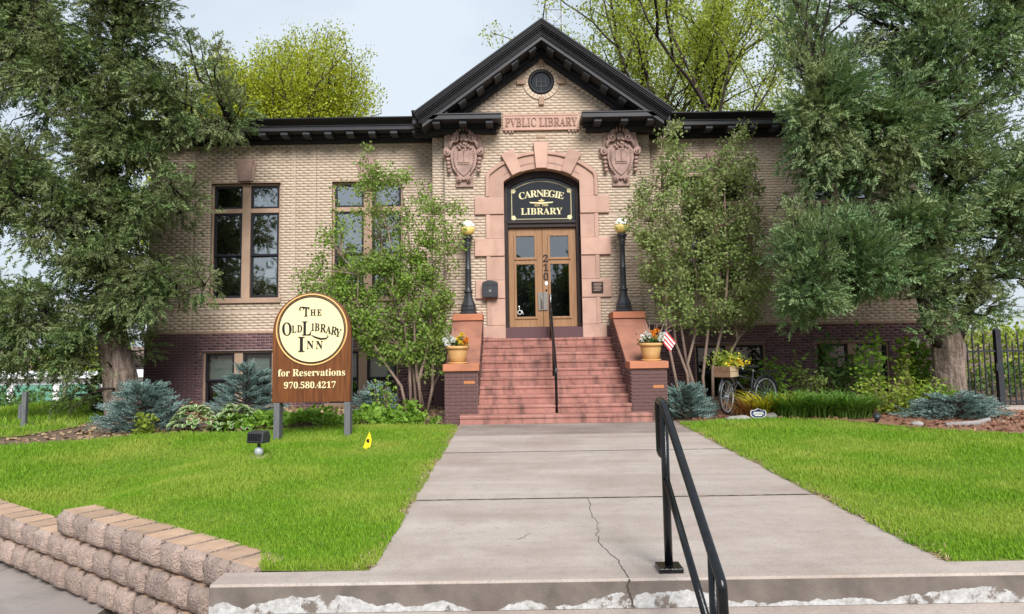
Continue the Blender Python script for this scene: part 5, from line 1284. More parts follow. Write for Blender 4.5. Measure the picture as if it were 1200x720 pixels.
# ---------------- far trees behind the building
def branch_tree(name, label, base, height, r0, spread, mat, nl, leaf, seed, bark='bark_dark', levels=4, trunk_frac=0.35, group=None, crown_r=0.5, lean=(0, 0)):
    r = random.Random(seed); root = tag(empty(name, base), label, 'tree', group)
    mb = MB(); ends = []
    def grow(p, d, ln, rad, lv):
        n = 4; pts = [p]; dd = d.copy()
        for i in range(n):
            dd = (dd + Vector((r.gauss(0, .16), r.gauss(0, .16), r.gauss(0.05, .10)))).normalized(); pts.append(pts[-1] + dd * ln / n)
        mb.tube(pts, np.linspace(rad, rad * 0.6, n + 1), 7 if lv < 2 else 4)
        if lv >= 2:
            for q in pts[1:]: ends.append((q, lv))
        if lv == levels: ends.extend([(pts[-1], lv)] * 2); return
        for k_ in range(r.choice((2, 3, 3)) if lv else 4):
            a = r.uniform(0, 2 * math.pi); sp_ = r.uniform(0.35, 0.85) * spread
            nd = (dd + Vector((math.cos(a) * sp_, math.sin(a) * sp_, r.uniform(-0.1, 0.25)))).normalized()
            q = pts[-1] if k_ == 0 else pts[r.choice((2, 3, 4))]
            grow(q, nd, ln * r.uniform(0.6, 0.82), rad * (0.62 if k_ == 0 else 0.5), lv + 1)
    grow(Vector(base), Vector((lean[0], lean[1], 1)).normalized(), height * trunk_frac, r0, 0)
    mb.build('trunk', bark, root, True)
    E_ = np.array([tuple(e[0]) for e in ends]); k_ = rng.integers(0, len(E_), nl)
    P = E_[k_] + np.clip(rng.normal(0, 1, (nl, 3)), -1.6, 1.6) * crown_r; D = rng.normal(0, 1, (nl, 3)) + np.array([0, 0, -0.2])
    scatter('crown', P, D, rng.uniform(leaf[0], leaf[1], nl), LEAF, mat, root)
    return root

# dense yellow-green crown behind the left wing, filled by its outline
def crown_tree(name, label, base, limbs, poly, depth, ntip, per, mat, leaf, spread, trunk_r=0.35):
    root = tag(empty(name, base), label, 'tree'); mb = MB()
    fork = np.array(base, float) + np.array([0, 0, limbs])
    mb.tube([base, (base[0] + 0.1, base[1], base[2] + limbs * 0.6), tuple(fork)], [trunk_r, trunk_r * 0.8, trunk_r * 0.7], 9)
    P = []
    for tip in tips_in(poly, ntip, *depth):
        pth = limb_path(fork, tip, 0.25, 7, 0.25); L_ = np.linalg.norm(tip - fork)
        mb.tube(pth, np.linspace(0.016 * L_ ** 0.7, 0.008, 7), 5)
        m_ = int(per * rng.uniform(0.6, 1.4)); t_ = rng.uniform(0, 0.28, m_)[:, None]
        P.append(tip + (fork - tip) * t_ + np.clip(rng.normal(0, 1, (m_, 3)), -1.6, 1.6) * spread)
    mb.build('trunk', 'bark_dark', root, True)
    P = np.concatenate(P); scatter('crown', P, rng.normal(0, 1, P.shape) + np.array([0, 0, -0.2]), rng.uniform(leaf[0], leaf[1], len(P)), LEAF, mat, root)
    return root
crown_tree('lime_green_tree', 'bright lime-green tree rising behind the library roof', (-9.6, 33, -1.0), 8.0, [(262, 60), (285, 70), (295, 42), (330, 48), (345, 32), (385, 28), (405, 34), (412, 60), (432, 58), (430, 90), (446, 105), (440, 120), (448, 142), (250, 160), (230, 100)], (30, 37), 250, 190, 'lf_lime', (0.085, 0.16), 0.30)
crown_tree('lime_green_tree', 'slender lime-green tree glimpsed through the old juniper', (-12.5, 30, -1.5), 5.0, [(215, 60), (262, 10), (270, 40), (255, 150), (215, 170), (190, 300), (150, 300), (160, 120)], (28, 33), 90, 90, 'lf_lime', (0.10, 0.18), 0.4, 0.2)
for i, (px, Yd, hgt, lab, lean) in enumerate(((795, 27, 15.5, 'sparse spring tree standing behind the pediment slope', (-0.10, 0)), (826, 30, 15.0, 'sparse spring tree with crooked limb above the roof line', (0.05, 0)), (872, 28, 14.5, 'sparse spring tree beside the dark juniper crown', (0.06, 0)), (758, 31, 16.5, 'sparse spring tree nearest the gable peak', (0.0, 0)))):
    b = at(px, 130, Yd); branch_tree('spring_tree', lab, (b[0], Yd, -0.3), hgt, 0.26, 1.15, 'lf_spring', 20000, (0.07, 0.145), 31 + i * 7, levels=4, trunk_frac=0.44, group='spring trees behind the roof', crown_r=0.26, lean=lean)
# tree line across the lower left background and the street side
crown_tree('yellow_green_tree', 'yellow-green tree behind the garages', (-27, 58, -3), 2.2, [(60, 405), (120, 400), (125, 445), (60, 448), (30, 440)], (55, 60), 60, 80, 'lf_lime', (0.2, 0.36), 0.6, 0.3)
for i, (x, y, h_, lab) in enumerate(((-13, -16, 10.5, 'street tree across the road, mirrored in the windows of the sign side'), (-0.6, -19, 12, 'tallest street tree across the road, mirrored in the doors'), (7, -17, 10.5, 'street tree across the road, mirrored in the windows of the bicycle side'), (4.6, -13, 8, 'nearest street tree across the road, mirrored in the door panes'), (18, -18, 15, 'street tree across the road opposite the iron fence'), (-24, -20, 14, 'street tree across the road opposite the garages'))):
    branch_tree('street_tree', lab, (x, y, -0.7), h_, 0.3, 1.1, 'lf_street', 5500, (0.3, 0.5), 70 + i, levels=3, trunk_frac=0.27, group='street trees across the road', crown_r=1.0)

# ------------------------------------------------------------------ low planting
def spruce(x, y, w_, d_, h_, label, flat=False, n=900, size=(0.10, 0.19)):
    """dwarf blue spruce: tiers of stiff horizontal sprays"""
    z0 = float(G(x, y)); root = tag(empty('blue_spruce', (x, y, z0)), label, 'shrub', 'dwarf blue spruces in the beds')
    mb = MB(); P, D = [], []
    nb = max(18, n // 30)
    for i in range(nb):
        a = 2.4 * i + rng.normal(0, 0.25); tier = ((i + 0.5) / nb) ** 1.15
        rad = (1 - tier) ** (0.42 if not flat else 0.33) * rng.uniform(0.7, 1.12)
        tip = np.array([x + math.cos(a) * rad * w_ / 2, y + math.sin(a) * rad * d_ / 2, z0 + 0.06 + tier * h_ * rng.uniform(0.92, 1.06)])
        base = np.array([x, y, z0 + 0.03 + max(tier - 0.10, 0) * h_])
        mb.tube([base, (base + tip) / 2 + np.array([0, 0, 0.03]), tip], [0.014, 0.009, 0.004], 4)
        v = tip - base; ln_ = max(np.linalg.norm(v), 0.12); u = unit(v); m_ = 30
        t = rng.uniform(0.0, 0.8, m_); sidew = unit(np.cross(u, [0, 0, 1.0]))
        lat = rng.normal(0, 1, m_) * (0.05 + 0.17 * (0.35 + t) * ln_)
        P.append(tip - u * (t * ln_)[:, None] + sidew * lat[:, None] + np.array([0, 0, 1]) * rng.normal(0.0, 0.014, (m_, 1)) - np.array([0, 0, 1]) * (np.abs(lat) * 0.12)[:, None])
        D.append(u + sidew * (np.sign(lat) * rng.uniform(0.1, 0.9, m_))[:, None] + np.array([0, 0, 0.10]) + rng.normal(0, 0.1, (m_, 3)))
    mb.build('stem', 'bark_dark', root)['kind'] = 'stuff'
    P = np.concatenate(P); D = np.concatenate(D)
    scatter('foliage', P, D, rng.uniform(size[0], size[1], len(P)), SPRUCE, 'lf_spruce', root)
    return root
spruce(-6.15, 12.45, 1.6, 1.1, 0.70, 'broad blue spruce at the foot of the old juniper', n=1500)
spruce(-4.95, 13.9, 1.45, 1.0, 0.88, 'blue spruce under the basement window behind the hostas', n=1400)
spruce(-2.55, 13.7, 0.8, 0.7, 0.45, 'small blue spruce half hidden behind the sign post', n=600)
spruce(2.98, 13.15, 0.95, 0.8, 0.52, 'blue spruce tucked against the brick pier of the steps', n=1000, flat=True)
spruce(7.25, 12.35, 1.75, 1.0, 0.32, 'flat spreading blue spruce at the forked juniper trunk', n=1300, flat=True)

def leafy(name, label, x, y, w_, d_, h_, n, mat, leaf, cat='plant', group=None, lt=LEAF, stems=10, up_=0.2, shell=True, z0=None):
    z0 = float(G(x, y)) if z0 is None else z0; root = tag(empty(name, (x, y, z0)), label, cat, group)
    mb = MB(); ends = []
    for i in range(stems):
        a = rng.uniform(0, 2 * math.pi); r_ = math.sqrt(rng.uniform(0, 1)); hh = h_ * (1 - 0.45 * r_ ** 2) * rng.uniform(0.7, 1.08)
        tip = np.array([x + math.cos(a) * r_ * w_ / 2, y + math.sin(a) * r_ * d_ / 2, z0 + hh]); b = np.array([x + math.cos(a) * r_ * w_ * 0.2, y + math.sin(a) * r_ * d_ * 0.2, z0 - 0.01])
        pth = limb_path(b, tip, 0.0, 5, 0.12); mb.tube(pth, np.linspace(0.009, 0.003, 5), 4); ends.append(pth)
    mb.build('stem', 'bark_pale' if h_ > 0.5 else 'lf_dark', root)['kind'] = 'stuff'
    E_ = np.concatenate(ends); k_ = rng.integers(0, len(E_), n); t = rng.uniform(0, 1, n)
    P = E_[k_] + rng.normal(0, 1, (n, 3)) * np.array([w_ * 0.10, d_ * 0.10, h_ * 0.08]); P[:, 2] = np.maximum(P[:, 2], z0 + 0.015)
    D = rng.normal(0, 1, (n, 3)) * np.array([1, 1, 0.45]) + np.array([0, -0.25, up_])
    scatter('foliage', P, D, rng.uniform(leaf[0], leaf[1], n), lt, mat, root)
    return root
# ground cover in front of the sign bed
px_ = rng.uniform(-4.9, -1.55, 4200); py_ = rng.uniform(11.95, 13.2, 4200); keep = ~inside(LAWN_L, px_, py_) & (py_ > 12.0 + 0.1 * np.sin(px_ * 5))
px_, py_ = px_[keep], py_[keep]
hgt = 0.11 + 0.11 * np.abs(np.sin(px_ * 2.3 + 0.7) * np.cos(py_ * 3.1 + px_)) + 0.05 * np.sin(px_ * 7)
hgt = hgt * np.where(px_ > -2.3, 0.6, 1.0)
Pg = np.stack([px_, py_, G(px_, py_) + hgt * rng.uniform(0.3, 1.1, len(px_))], 1)
gc = tag(scatter('ground_cover', Pg, np.stack([rng.normal(0, 1, len(Pg)), rng.normal(-0.3, 1, len(Pg)), rng.normal(0.35, 0.35, len(Pg))], 1), rng.uniform(0.06, 0.12, len(Pg)), LEAF, 'lf_cover'), 'low bright green ground cover below the inn sign', 'ground cover', kind='stuff')
leafy('leafy_plant', 'bright leafy clump in the bed beside the right sign post', -1.72, 12.75, 0.6, 0.5, 0.36, 260, 'lf_cover', (0.07, 0.13), stems=9)
leafy('leafy_plant', 'broad-leaved green clump between sign post and steps', -2.15, 12.6, 0.45, 0.4, 0.33, 190, 'lf_cover', (0.07, 0.13), stems=8)
leafy('leafy_plant', 'thin upright sapling just behind the right sign post', -2.25, 12.95, 0.55, 0.4, 0.95, 240, 'lf_shrub', (0.05, 0.09), stems=7)
leafy('leafy_plant', 'small green tuft at the corner of the brick pier', -1.35, 12.75, 0.22, 0.2, 0.14, 60, 'lf_cover', (0.05, 0.09), stems=5)
leafy('leafy_plant', 'yellow-green leafy plant growing through the broad blue spruce', -5.9, 11.85, 0.5, 0.3, 0.4, 130, 'lf_hedge', (0.07, 0.12), stems=6)
leafy('leafy_plant', 'reddish stemmed perennial behind the hostas', -5.55, 13.0, 0.5, 0.35, 0.5, 120, 'lf_bronze', (0.05, 0.10), stems=8, lt=LEAF_LONG)
# hosta with white-edged leaves
hl = MB(); hw = MB()
def hosta_leaf(scale_, inner):
    n = 6; L_ = []; Rr = []
    for i in range(n + 1):
        t = i / n; w_ = 0.30 * math.sin(math.pi * min(t * 0.92 + 0.04, 1)) ** 0.8 * scale_; z = 0.16 * math.sin(t * 2.2) - 0.22 * t * t
        L_.append((t, -w_, z + 0.25 * w_)); Rr.append((t, w_, z + 0.25 * w_))
    return L_, Rr, [(i / n, 0, 0.16 * math.sin(i / n * 2.2) - 0.22 * (i / n) ** 2) for i in range(n + 1)]
La, Ra, Ca = hosta_leaf(1.0, False); Lb, Rb, _ = hosta_leaf(0.66, True)
me = bpy.data.meshes.new('leaf'); V = []; Fc = []; mi = []
for i in range(7): V += [La[i], Lb[i], Ca[i], Rb[i], Ra[i]]
for i in range(6):
    for j in range(4):
        o = i * 5 + j; Fc.append((o, o + 1, o + 6, o + 5)); mi.append(1 if j in (0, 3) else 0)
me.from_pydata(V, [], Fc); me.materials.append(M['hosta_green']); me.materials.append(M['hosta_white']); me.polygons.foreach_set('material_index', mi); me.polygons.foreach_set('use_smooth', [True] * len(Fc)); me.update()
for (hx, hy, hs, nl, lab) in ((-5.15, 12.15, 0.46, 120, 'large clump of white-edged hosta leaves beside the blue spruce'), (-4.55, 12.3, 0.40, 85, 'smaller clump of white-edged hosta leaves nearer the sign')):
    root = tag(empty('hosta_plant', (hx, hy, float(G(hx, hy))), local=True), lab, 'plant', 'hostas in the bed')
    for i in range(nl):
        a = rng.uniform(0, 2 * math.pi); q = rng.uniform(0, 1)
        o = put('leaf', me, root); r_ = q * hs * 0.75
        o.location = (math.cos(a) * r_, math.sin(a) * r_ * 0.75, 0.30 * (1 - q ** 1.6) + 0.05); o.rotation_euler = (rng.normal(0, 0.15), -0.35 + 0.55 * q, a + rng.normal(0, 0.2))
        sc_ = rng.uniform(0.13, 0.20); o.scale = (sc_, sc_, sc_)
# daylilies and shrubs right of the bicycle
def blade_clump(name, label, x, y, w_, d_, n, ln, mat, group=None):
    z0 = float(G(x, y)); root = tag(empty(name, (x, y, z0)), label, 'plant', group)
    a = rng.uniform(0, 2 * math.pi, n); r_ = np.sqrt(rng.uniform(0, 1, n)) * 0.8
    B = np.stack([x + np.cos(a) * r_ * w_ / 2, y + np.sin(a) * r_ * d_ / 2, np.full(n, z0)], 1)
    L_ = ln * rng.uniform(0.45, 1.2, n); out = np.stack([np.cos(a) * 0.7 + rng.normal(0, 0.4, n), np.sin(a) * 0.7 + rng.normal(0, 0.4, n)], 1)
    V = []; T = []
    ts = [0, 0.35, 0.7, 1.0]
    side = np.stack([-out[:, 1], out[:, 0]], 1); side = unit(side)
    W_ = [0.012, 0.014, 0.010, 0.001]
    for k_, t in enumerate(ts):
        c = B.copy(); c[:, :2] += out * (L_ * t * t * 0.95)[:, None]; c[:, 2] += L_ * (t * 1.0 - 0.42 * t * t)
        for sg in (-1, 1):
            q = c.copy(); q[:, :2] += side * sg * W_[k_]; V.append(q)
    V = np.stack(V, 1).reshape(-1, 3); base = np.arange(n)[:, None, None] * 8
    T = np.array([(0, 1, 3, 2), (2, 3, 5, 4), (4, 5, 7, 6)])[None] + base
    put('foliage', fastmesh('foliage', V, T.reshape(-1, 4), mat), root); return root
for i, (x, y, lab) in enumerate(((4.75, 12.75, 'arching daylily clump nearest the yellow flowers'), (5.2, 12.7, 'arching daylily clump in the middle of the row'), (5.62, 12.55, 'arching daylily clump at the leafy shrub end of the row'))):
    blade_clump('daylily_clump', lab, x, y, 0.8, 0.6, 380, 0.62, 'lf_lily', 'daylilies edging the lawn')
blade_clump('golden_plant', 'bright yellow-leaved plant beside the bicycle wheel', 4.28, 12.85, 0.55, 0.45, 190, 0.62, 'lf_gold')
blade_clump('bronze_plant', 'reddish bronze strap-leaved plant below the bicycle frame', 3.95, 12.85, 0.45, 0.35, 100, 0.5, 'lf_bronze')
leafy('leafy_shrub', 'green leafy shrub under the basement window next to the bicycle', 4.95, 14.2, 0.75, 0.6, 0.85, 700, 'lf_cover', (0.06, 0.12), 'shrub', 'shrubs under the basement windows')
leafy('leafy_shrub', 'tall dark climbing shrub in front of the far basement window', 6.15, 14.3, 1.0, 0.7, 1.35, 1100, 'lf_dark', (0.06, 0.13), 'shrub', 'shrubs under the basement windows', stems=12)
leafy('leafy_shrub', 'tall bright shrub reaching up between the window panes', 6.55, 13.7, 0.55, 0.5, 1.6, 520, 'lf_cover', (0.07, 0.15), 'shrub', 'shrubs under the basement windows', stems=8)
leafy('leafy_shrub', 'yellow-green thicket in front of the far basement window', 6.65, 12.9, 1.3, 0.6, 0.75, 1200, 'lf_hedge', (0.05, 0.09), 'shrub', 'shrubs under the basement windows', stems=16)
leafy('leafy_shrub', 'broad leafy shrub against the wall beside the juniper trunk', 7.5, 14.0, 0.85, 0.6, 1.3, 700, 'lf_cover', (0.10, 0.19), 'shrub', 'shrubs under the basement windows', stems=10)
leafy('leafy_shrub', 'slender yellow-green shrub rising before the window frame', 7.0, 13.3, 0.4, 0.4, 1.35, 300, 'lf_hedge', (0.05, 0.10), 'shrub', 'shrubs under the basement windows', stems=6)
leafy('leafy_shrub', 'small green shrub between thicket and flat spruce', 7.2, 12.75, 0.6, 0.5, 0.55, 350, 'lf_cover', (0.06, 0.11), 'shrub', 'shrubs under the basement windows', stems=8)
leafy('leafy_shrub', 'low dark shrub between the two bright shrubs', 5.45, 14.0, 0.7, 0.6, 0.9, 600, 'lf_shrub', (0.06, 0.12), 'shrub', 'shrubs under the basement windows', stems=9)

# ------------------------------------------------------------------ the inn sign
sg_ = tag(empty('inn_sign', (-3.02, 11.22, 0), 0, local=True), 'brown wooden inn sign with arched top and cream disc on two posts', 'sign')
bw, zb, zc = 0.585, 0.537, 1.585
MB().prism([(-bw, zb), (bw, zb)] + [(bw * math.cos(a), zc + bw * math.sin(a)) for a in np.linspace(0, math.pi, 33)], -0.04, 0.04).build('board', 'sign_wood', sg_, bevel=0.008)
disc = MB().prism([(0.5 * math.cos(a), 1.615 + 0.5 * math.sin(a)) for a in np.linspace(0, 2 * math.pi, 65)[:-1]], -0.047, -0.038).build('disc', 'cream', sg_)
MB().ring((0, -0.046, 1.615), 0.527, 0.013, 'Y', 72, 6).build('outer_ring', 'sign_tan', sg_, True)
MB().ring((0, -0.048, 1.615), 0.491, 0.008, 'Y', 72, 6).build('inner_ring', 'ink', sg_, True)
yt = -0.052
def letters(txt, xs_, zs_, sizes, mat, rots=None, sx=1.0):
    for i, ch in enumerate(txt): words(ch, xs_[i], yt, zs_[i], sizes[i], mat, disc, 0.008, rot=(rots[i] if rots else 0), sx=sx)
letters('THE', [-0.085, 0.02, 0.115], [1.815, 1.825, 1.825], [0.19, 0.135, 0.135], 'ink', sx=0.82)
MB().tube([(-0.17, yt, 1.90), (-0.185, yt, 1.93), (-0.165, yt, 1.955), (-0.12, yt, 1.952), (-0.03, yt, 1.945)], [0.006, 0.012, 0.01, 0.008, 0.004], 5).build('flourish', 'ink', disc)
letters('OLDLIBRARY', [-0.365, -0.262, -0.178, -0.075, 0.018, 0.082, 0.168, 0.25, 0.328, 0.39], [1.535, 1.575, 1.58, 1.53, 1.60, 1.595, 1.575, 1.555, 1.535, 1.505], [0.28, 0.155, 0.155, 0.31, 0.155, 0.165, 0.175, 0.165, 0.175, 0.175], 'ink', [0.06, 0.03, 0.0, 0.0, 0.0, -0.03, -0.06, -0.09, -0.14, -0.18], 0.72)
MB().tube([(0.0, yt, 1.53), (0.06, yt, 1.50), (0.14, yt, 1.475), (0.22, yt, 1.48), (0.25, yt, 1.51), (0.235, yt, 1.535)], [0.006, 0.012, 0.014, 0.011, 0.008, 0.004], 5).build('flourish', 'ink', disc)
letters('INN', [-0.15, -0.02, 0.115], [1.285, 1.33, 1.325], [0.33, 0.175, 0.175], 'ink', [0, -0.02, -0.05], 0.85)
words('for Reservations', 0.005, yt + 0.01, 0.925, 0.152, 'cream', sg_, 0.008, name='lettering', sx=0.94)
words('970.580.4217', -0.02, yt + 0.01, 0.745, 0.135, 'cream', sg_, 0.008, name='lettering', sx=0.96)
for x in (-0.515, 0.535): MB().box(x - 0.045, x + 0.045, 0.045, 0.135, -0.08, 1.5).build('post', 'grey_post', sg_, bevel=0.005)
for x in (-0.515, 0.535): MB().box(x - 0.045, x + 0.045, -0.038, 0.044, -0.08, zb - 0.003).build('post_foot', 'grey_post', sg_, bevel=0.005)

# flood lamp, marker flag
fx, fy = -3.2, 9.45; fz = float(G(fx, fy))
fl_ = tag(empty('flood_lamp', (fx, fy, fz), R(-12), local=True), 'black louvred flood lamp on a grey ball joint in the lawn', 'lamp')
fl_.scale = (0.86, 0.86, 0.86)
MB().lathe([(0.16, 0.0), (0.17, 0.02), (0.15, 0.035), (0.0, 0.04)], n=14).build('concrete_pad', 'concrete', fl_)
MB().ball((0, 0, 0.10), (0.065, 0.065, 0.07), 16, 10).build('junction_ball', 'grey_metal', fl_, True)
MB().tube([(0, 0, 0.16), (0, 0, 0.23)], 0.022, 8).build('stem', 'iron', fl_, True)
hd = MB(); hd.prism_x([(-0.10, 0.23), (0.09, 0.22), (0.11, 0.30), (0.05, 0.40), (-0.10, 0.385), (-0.13, 0.25)], -0.125, 0.125).build('housing', 'iron', fl_, bevel=0.008)
for i in range(6): MB().box(-0.105 + i * 0.036, -0.08 + i * 0.036, -0.142, -0.112, 0.275, 0.37).build('louvre', 'black_paint', fl_)
# face plate behind louvres
MB().add([(-0.115, -0.126, 0.265), (0.115, -0.126, 0.265), (0.115, -0.106, 0.378), (-0.115, -0.106, 0.378)], [(0, 1, 2, 3)]).build('face_plate', 'grey_paint', fl_)
mx_, my_ = -1.93, 9.95; mf = tag(empty('marker_flag', (mx_, my_, float(G(mx_, my_))), local=True), 'small yellow marker flag on a wire in the lawn', 'flag')
MB().tube([(0.02, 0, -0.02), (0.018, 0, 0.235)], 0.0025, 5).build('wire', 'grey_metal', mf)
MB().prism([(0.018, 0.235), (-0.03, 0.13), (-0.065, 0.03), (-0.03, 0.005), (0.03, 0.04), (0.045, 0.13)], -0.003, 0.003).build('flag_sheet', 'yellow', mf)
MB().prism([(-0.02, 0.10), (0.0, 0.085), (0.02, 0.10), (0.01, 0.12), (0.02, 0.135), (-0.01, 0.14), (-0.025, 0.125)], -0.005, -0.0032).build('printed_mark', 'ink', mf)

# ------------------------------------------------------------------ planters on the piers
def planter(x, y, label, flag):
    z = 1.003; t = tag(empty('flower_pot', (x, y, z), local=True), label, 'flower pot', 'flower pots on the stair piers')
    MB().lathe([(0.15, 0), (0.165, 0.0), (0.175, 0.025), (0.165, 0.03), (0.12, 0.03)], n=24).build('saucer', 'terracotta', t, True)
    MB().lathe([(0.12, 0.028), (0.135, 0.04), (0.16, 0.12), (0.178, 0.22), (0.182, 0.26), (0.195, 0.262), (0.205, 0.28), (0.205, 0.305), (0.192, 0.315), (0.175, 0.31), (0.165, 0.27), (0.0, 0.26)], n=28).build('pot', 'terracotta', t, True)
    n = 220; P = np.stack([rng.normal(0, 0.09, n), rng.normal(0, 0.08, n), 0.32 + np.abs(rng.normal(0, 0.05, n))], 1)
    scatter('leaves', P, rng.normal(0, 1, (n, 3)) + np.array([0, 0, 0.4]), rng.uniform(0.05, 0.10, n), LEAF_LONG, 'lf_dark', t)
    rr = np.random.default_rng(3 if flag else 4)
    spots = [(-0.17, -0.08, 0.36, 0.065, 'petal_white'), (-0.22, -0.05, 0.42, 0.05, 'petal_white'), (-0.07, -0.12, 0.40, 0.055, 'petal_white'), (0.03, -0.10, 0.44, 0.06, 'petal_yellow'), (0.09, -0.06, 0.50, 0.06, 'petal_yellow'), (0.13, -0.11, 0.37, 0.06, 'petal_orange'), (0.06, -0.13, 0.36, 0.05, 'petal_yellow'), (-0.1, -0.04, 0.46, 0.045, 'petal_white'), (0.17, -0.06, 0.42, 0.05, 'petal_orange')]
    if flag: spots = [(-0.15, -0.09, 0.40, 0.065, 'petal_white'), (-0.03, -0.11, 0.44, 0.05, 'petal_white'), (0.06, -0.1, 0.42, 0.055, 'petal_orange'), (0.11, -0.05, 0.52, 0.06, 'petal_orange'), (0.17, -0.09, 0.38, 0.065, 'petal_white'), (0.02, -0.08, 0.49, 0.045, 'petal_orange'), (-0.08, -0.05, 0.48, 0.045, 'petal_white'), (0.2, -0.05, 0.46, 0.05, 'petal_white')]
    for (a, b, c, r_, mt) in spots:
        n = 46; D = rng.normal(0, 1, (n, 3)) + np.array([0, -0.5, 0.4]); P = np.tile(np.array([a, b, c]), (n, 1)) + unit(D) * r_ * 0.25
        scatter('flower', P, D, rng.uniform(0.6, 1.0, n) * r_, LEAF, mt, t)
    pl = MB()
    for i in range(16):
        a = rng.normal(0 if flag else -0.05, 0.09); b = rng.normal(0, 0.05); top = (a * 1.6 + (0.0 if flag else 0.05 * rng.normal()), b, rng.uniform(0.5, 0.72)); pl.tube([(a * 0.4, b * 0.4, 0.3), (a, b, 0.45), top], [0.003, 0.005, 0.002], 4)
    pl.build('grass_plume', 'plume', t)
    if flag:
        f = empty('small_flag', (x + 0.29, y - 0.03, z), local=True); tag(f, 'small stars and stripes flag on a stick beside the orange flowers', 'flag')
        MB().tube([(-0.12, 0.03, 0.25), (-0.04, 0, 0.50), (-0.028, 0, 0.555)], 0.004, 5).build('stick', 'crate_pale', f)
        u = np.array([0.62, 0, -0.78]); v = np.array([-0.28, 0.0, -0.45]) * 0.38
        o0 = np.array([-0.03, 0, 0.55]); L_ = 0.29
        def patch(s0_, s1_, t0, t1, nm, mt, yo):
            pts = []
            for (ss, tt) in ((s0_, t0), (s1_, t0), (s1_, t1), (s0_, t1)):
                q = o0 + u * L_ * ss + v * tt * 1.0; q[1] = yo + 0.015 * math.sin(ss * 5); pts.append(tuple(q))
            b = [(p[0], p[1] + 0.0015, p[2]) for p in pts]
            return MB().add(pts + b, [(0, 1, 2, 3), (7, 6, 5, 4), (0, 4, 5, 1), (1, 5, 6, 2), (2, 6, 7, 3), (3, 7, 4, 0)]).build(nm, mt, f)
        for i in range(7): patch(0, 1, i / 7, (i + 1) / 7, 'stripe', 'flag_red' if i % 2 == 0 else 'white', -0.004)
        cn_ = patch(0, 0.42, 0, 4 / 7, 'canton', 'flag_blue', -0.008)
planter(-0.98, 13.15, 'terracotta pot of white and yellow flowers on the pier by the sign', False)
planter(2.42, 13.15, 'terracotta pot of white and orange flowers on the pier by the blue spruce', True)

# ------------------------------------------------------------------ bicycle with crate
fw_, rw_ = np.array([3.74, 13.2]), np.array([4.60, 13.72]); bd2 = rw_ - fw_; wbz = float(np.linalg.norm(bd2)); br = math.atan2(bd2[1], bd2[0])
gzb = float(G(4.0, 13.4)) + 0.0
bk = tag(empty('bicycle', (fw_[0], fw_[1], gzb), br, local=True), 'old black bicycle leaning below the basement window', 'bicycle')
WR = 0.315
def wheel(x, yaw):
    w_ = MB().ring((0, 0, 0), WR - 0.018, 0.018, 'Y', 40, 8).build('wheel', 'tyre', bk, True); w_.location = (x, 0, WR); w_.rotation_euler.z = yaw
    MB().ring((0, 0, 0), WR - 0.045, 0.012, 'Y', 40, 6).build('rim', 'grey_metal', w_, True)
    MB().tube([(0, -0.05, 0), (0, 0.05, 0)], 0.02, 8).build('hub', 'grey_metal', w_, True)
    sp_ = MB()
    for i in range(20):
        a = 2 * math.pi * i / 20; sp_.tube([(0, 0.03 * (1 if i % 2 else -1), 0), ((WR - 0.05) * math.cos(a), 0, (WR - 0.05) * math.sin(a))], 0.0022, 3)
    sp_.build('spokes', 'grey_metal', w_)
    fd = [((WR + 0.02) * math.cos(a), 0, (WR + 0.02) * math.sin(a)) for a in np.linspace(0.3, 2.9, 16)]
    MB().tube(fd, 0.022, 6).build('mudguard', 'iron', w_, True)
wheel(0, 0.35); wheel(wbz, 0)
fm = MB()
hd_, st_, bb, ra = (0.20, 0, 0.72), (0.70, 0, 0.78), (0.60, 0, 0.29), (wbz, 0, WR)
fm.tube([(0.245, 0, 0.58), bb], 0.017, 8).tube([(0.22, 0, 0.68), (0.655, 0, 0.60)], 0.016, 8).tube([bb, (0.69, 0, 0.72)], 0.016, 8).tube([(0.205, 0, 0.76), (0.255, 0, 0.54)], 0.02, 8)
for s_ in (-0.05, 0.05): fm.tube([bb, (wbz, s_, WR)], 0.009, 6); fm.tube([(0.665, 0, 0.62), (wbz, s_, WR)], 0.008, 6)
fm.build('frame', 'iron', bk, True)
fk = MB()
for s_ in (-0.05, 0.05): fk.tube([(0.25, 0, 0.55), (0.2, s_, 0.5), (0.04, s_, 0.36), (0, s_, WR)], 0.011, 6)
fk.build('fork', 'iron', bk, True)
MB().tube([(0.12, -0.28, 0.80), (0.2, -0.2, 0.82), (0.2, 0, 0.80), (0.2, 0.2, 0.82), (0.12, 0.28, 0.80)], 0.012, 8).build('handlebar', 'grey_metal', bk, True)
MB().tube([(0.69, 0, 0.70), (0.70, 0, 0.79)], 0.013, 8).build('seat_post', 'grey_metal', bk, True)
MB().ball((0.72, 0, 0.815), (0.14, 0.075, 0.035), 14, 8).build('saddle', 'tyre', bk, True)
MB().ring(bb, 0.085, 0.008, 'Y', 24, 5).build('chain_ring', 'grey_metal', bk, True)
MB().tube([(0.60, -0.06, 0.29), (0.66, -0.08, 0.15)], 0.009, 6).tube([(0.62, -0.12, 0.145), (0.70, -0.08, 0.145)], 0.012, 6).build('crank', 'grey_metal', bk, True)
rk_ = MB()
for s_ in (-0.09, 0.09): rk_.tube([(0.78, s_, 0.72), (1.32, s_, 0.70)], 0.008, 5)
for x in (0.8, 0.95, 1.1, 1.25): rk_.tube([(x, -0.09, 0.712), (x, 0.09, 0.712)], 0.006, 5)
rk_.tube([(1.0, -0.09, 0.71), (wbz, -0.06, WR)], 0.007, 5).tube([(1.0, 0.09, 0.71), (wbz, 0.06, WR)], 0.007, 5).build('rear_rack', 'iron', bk)
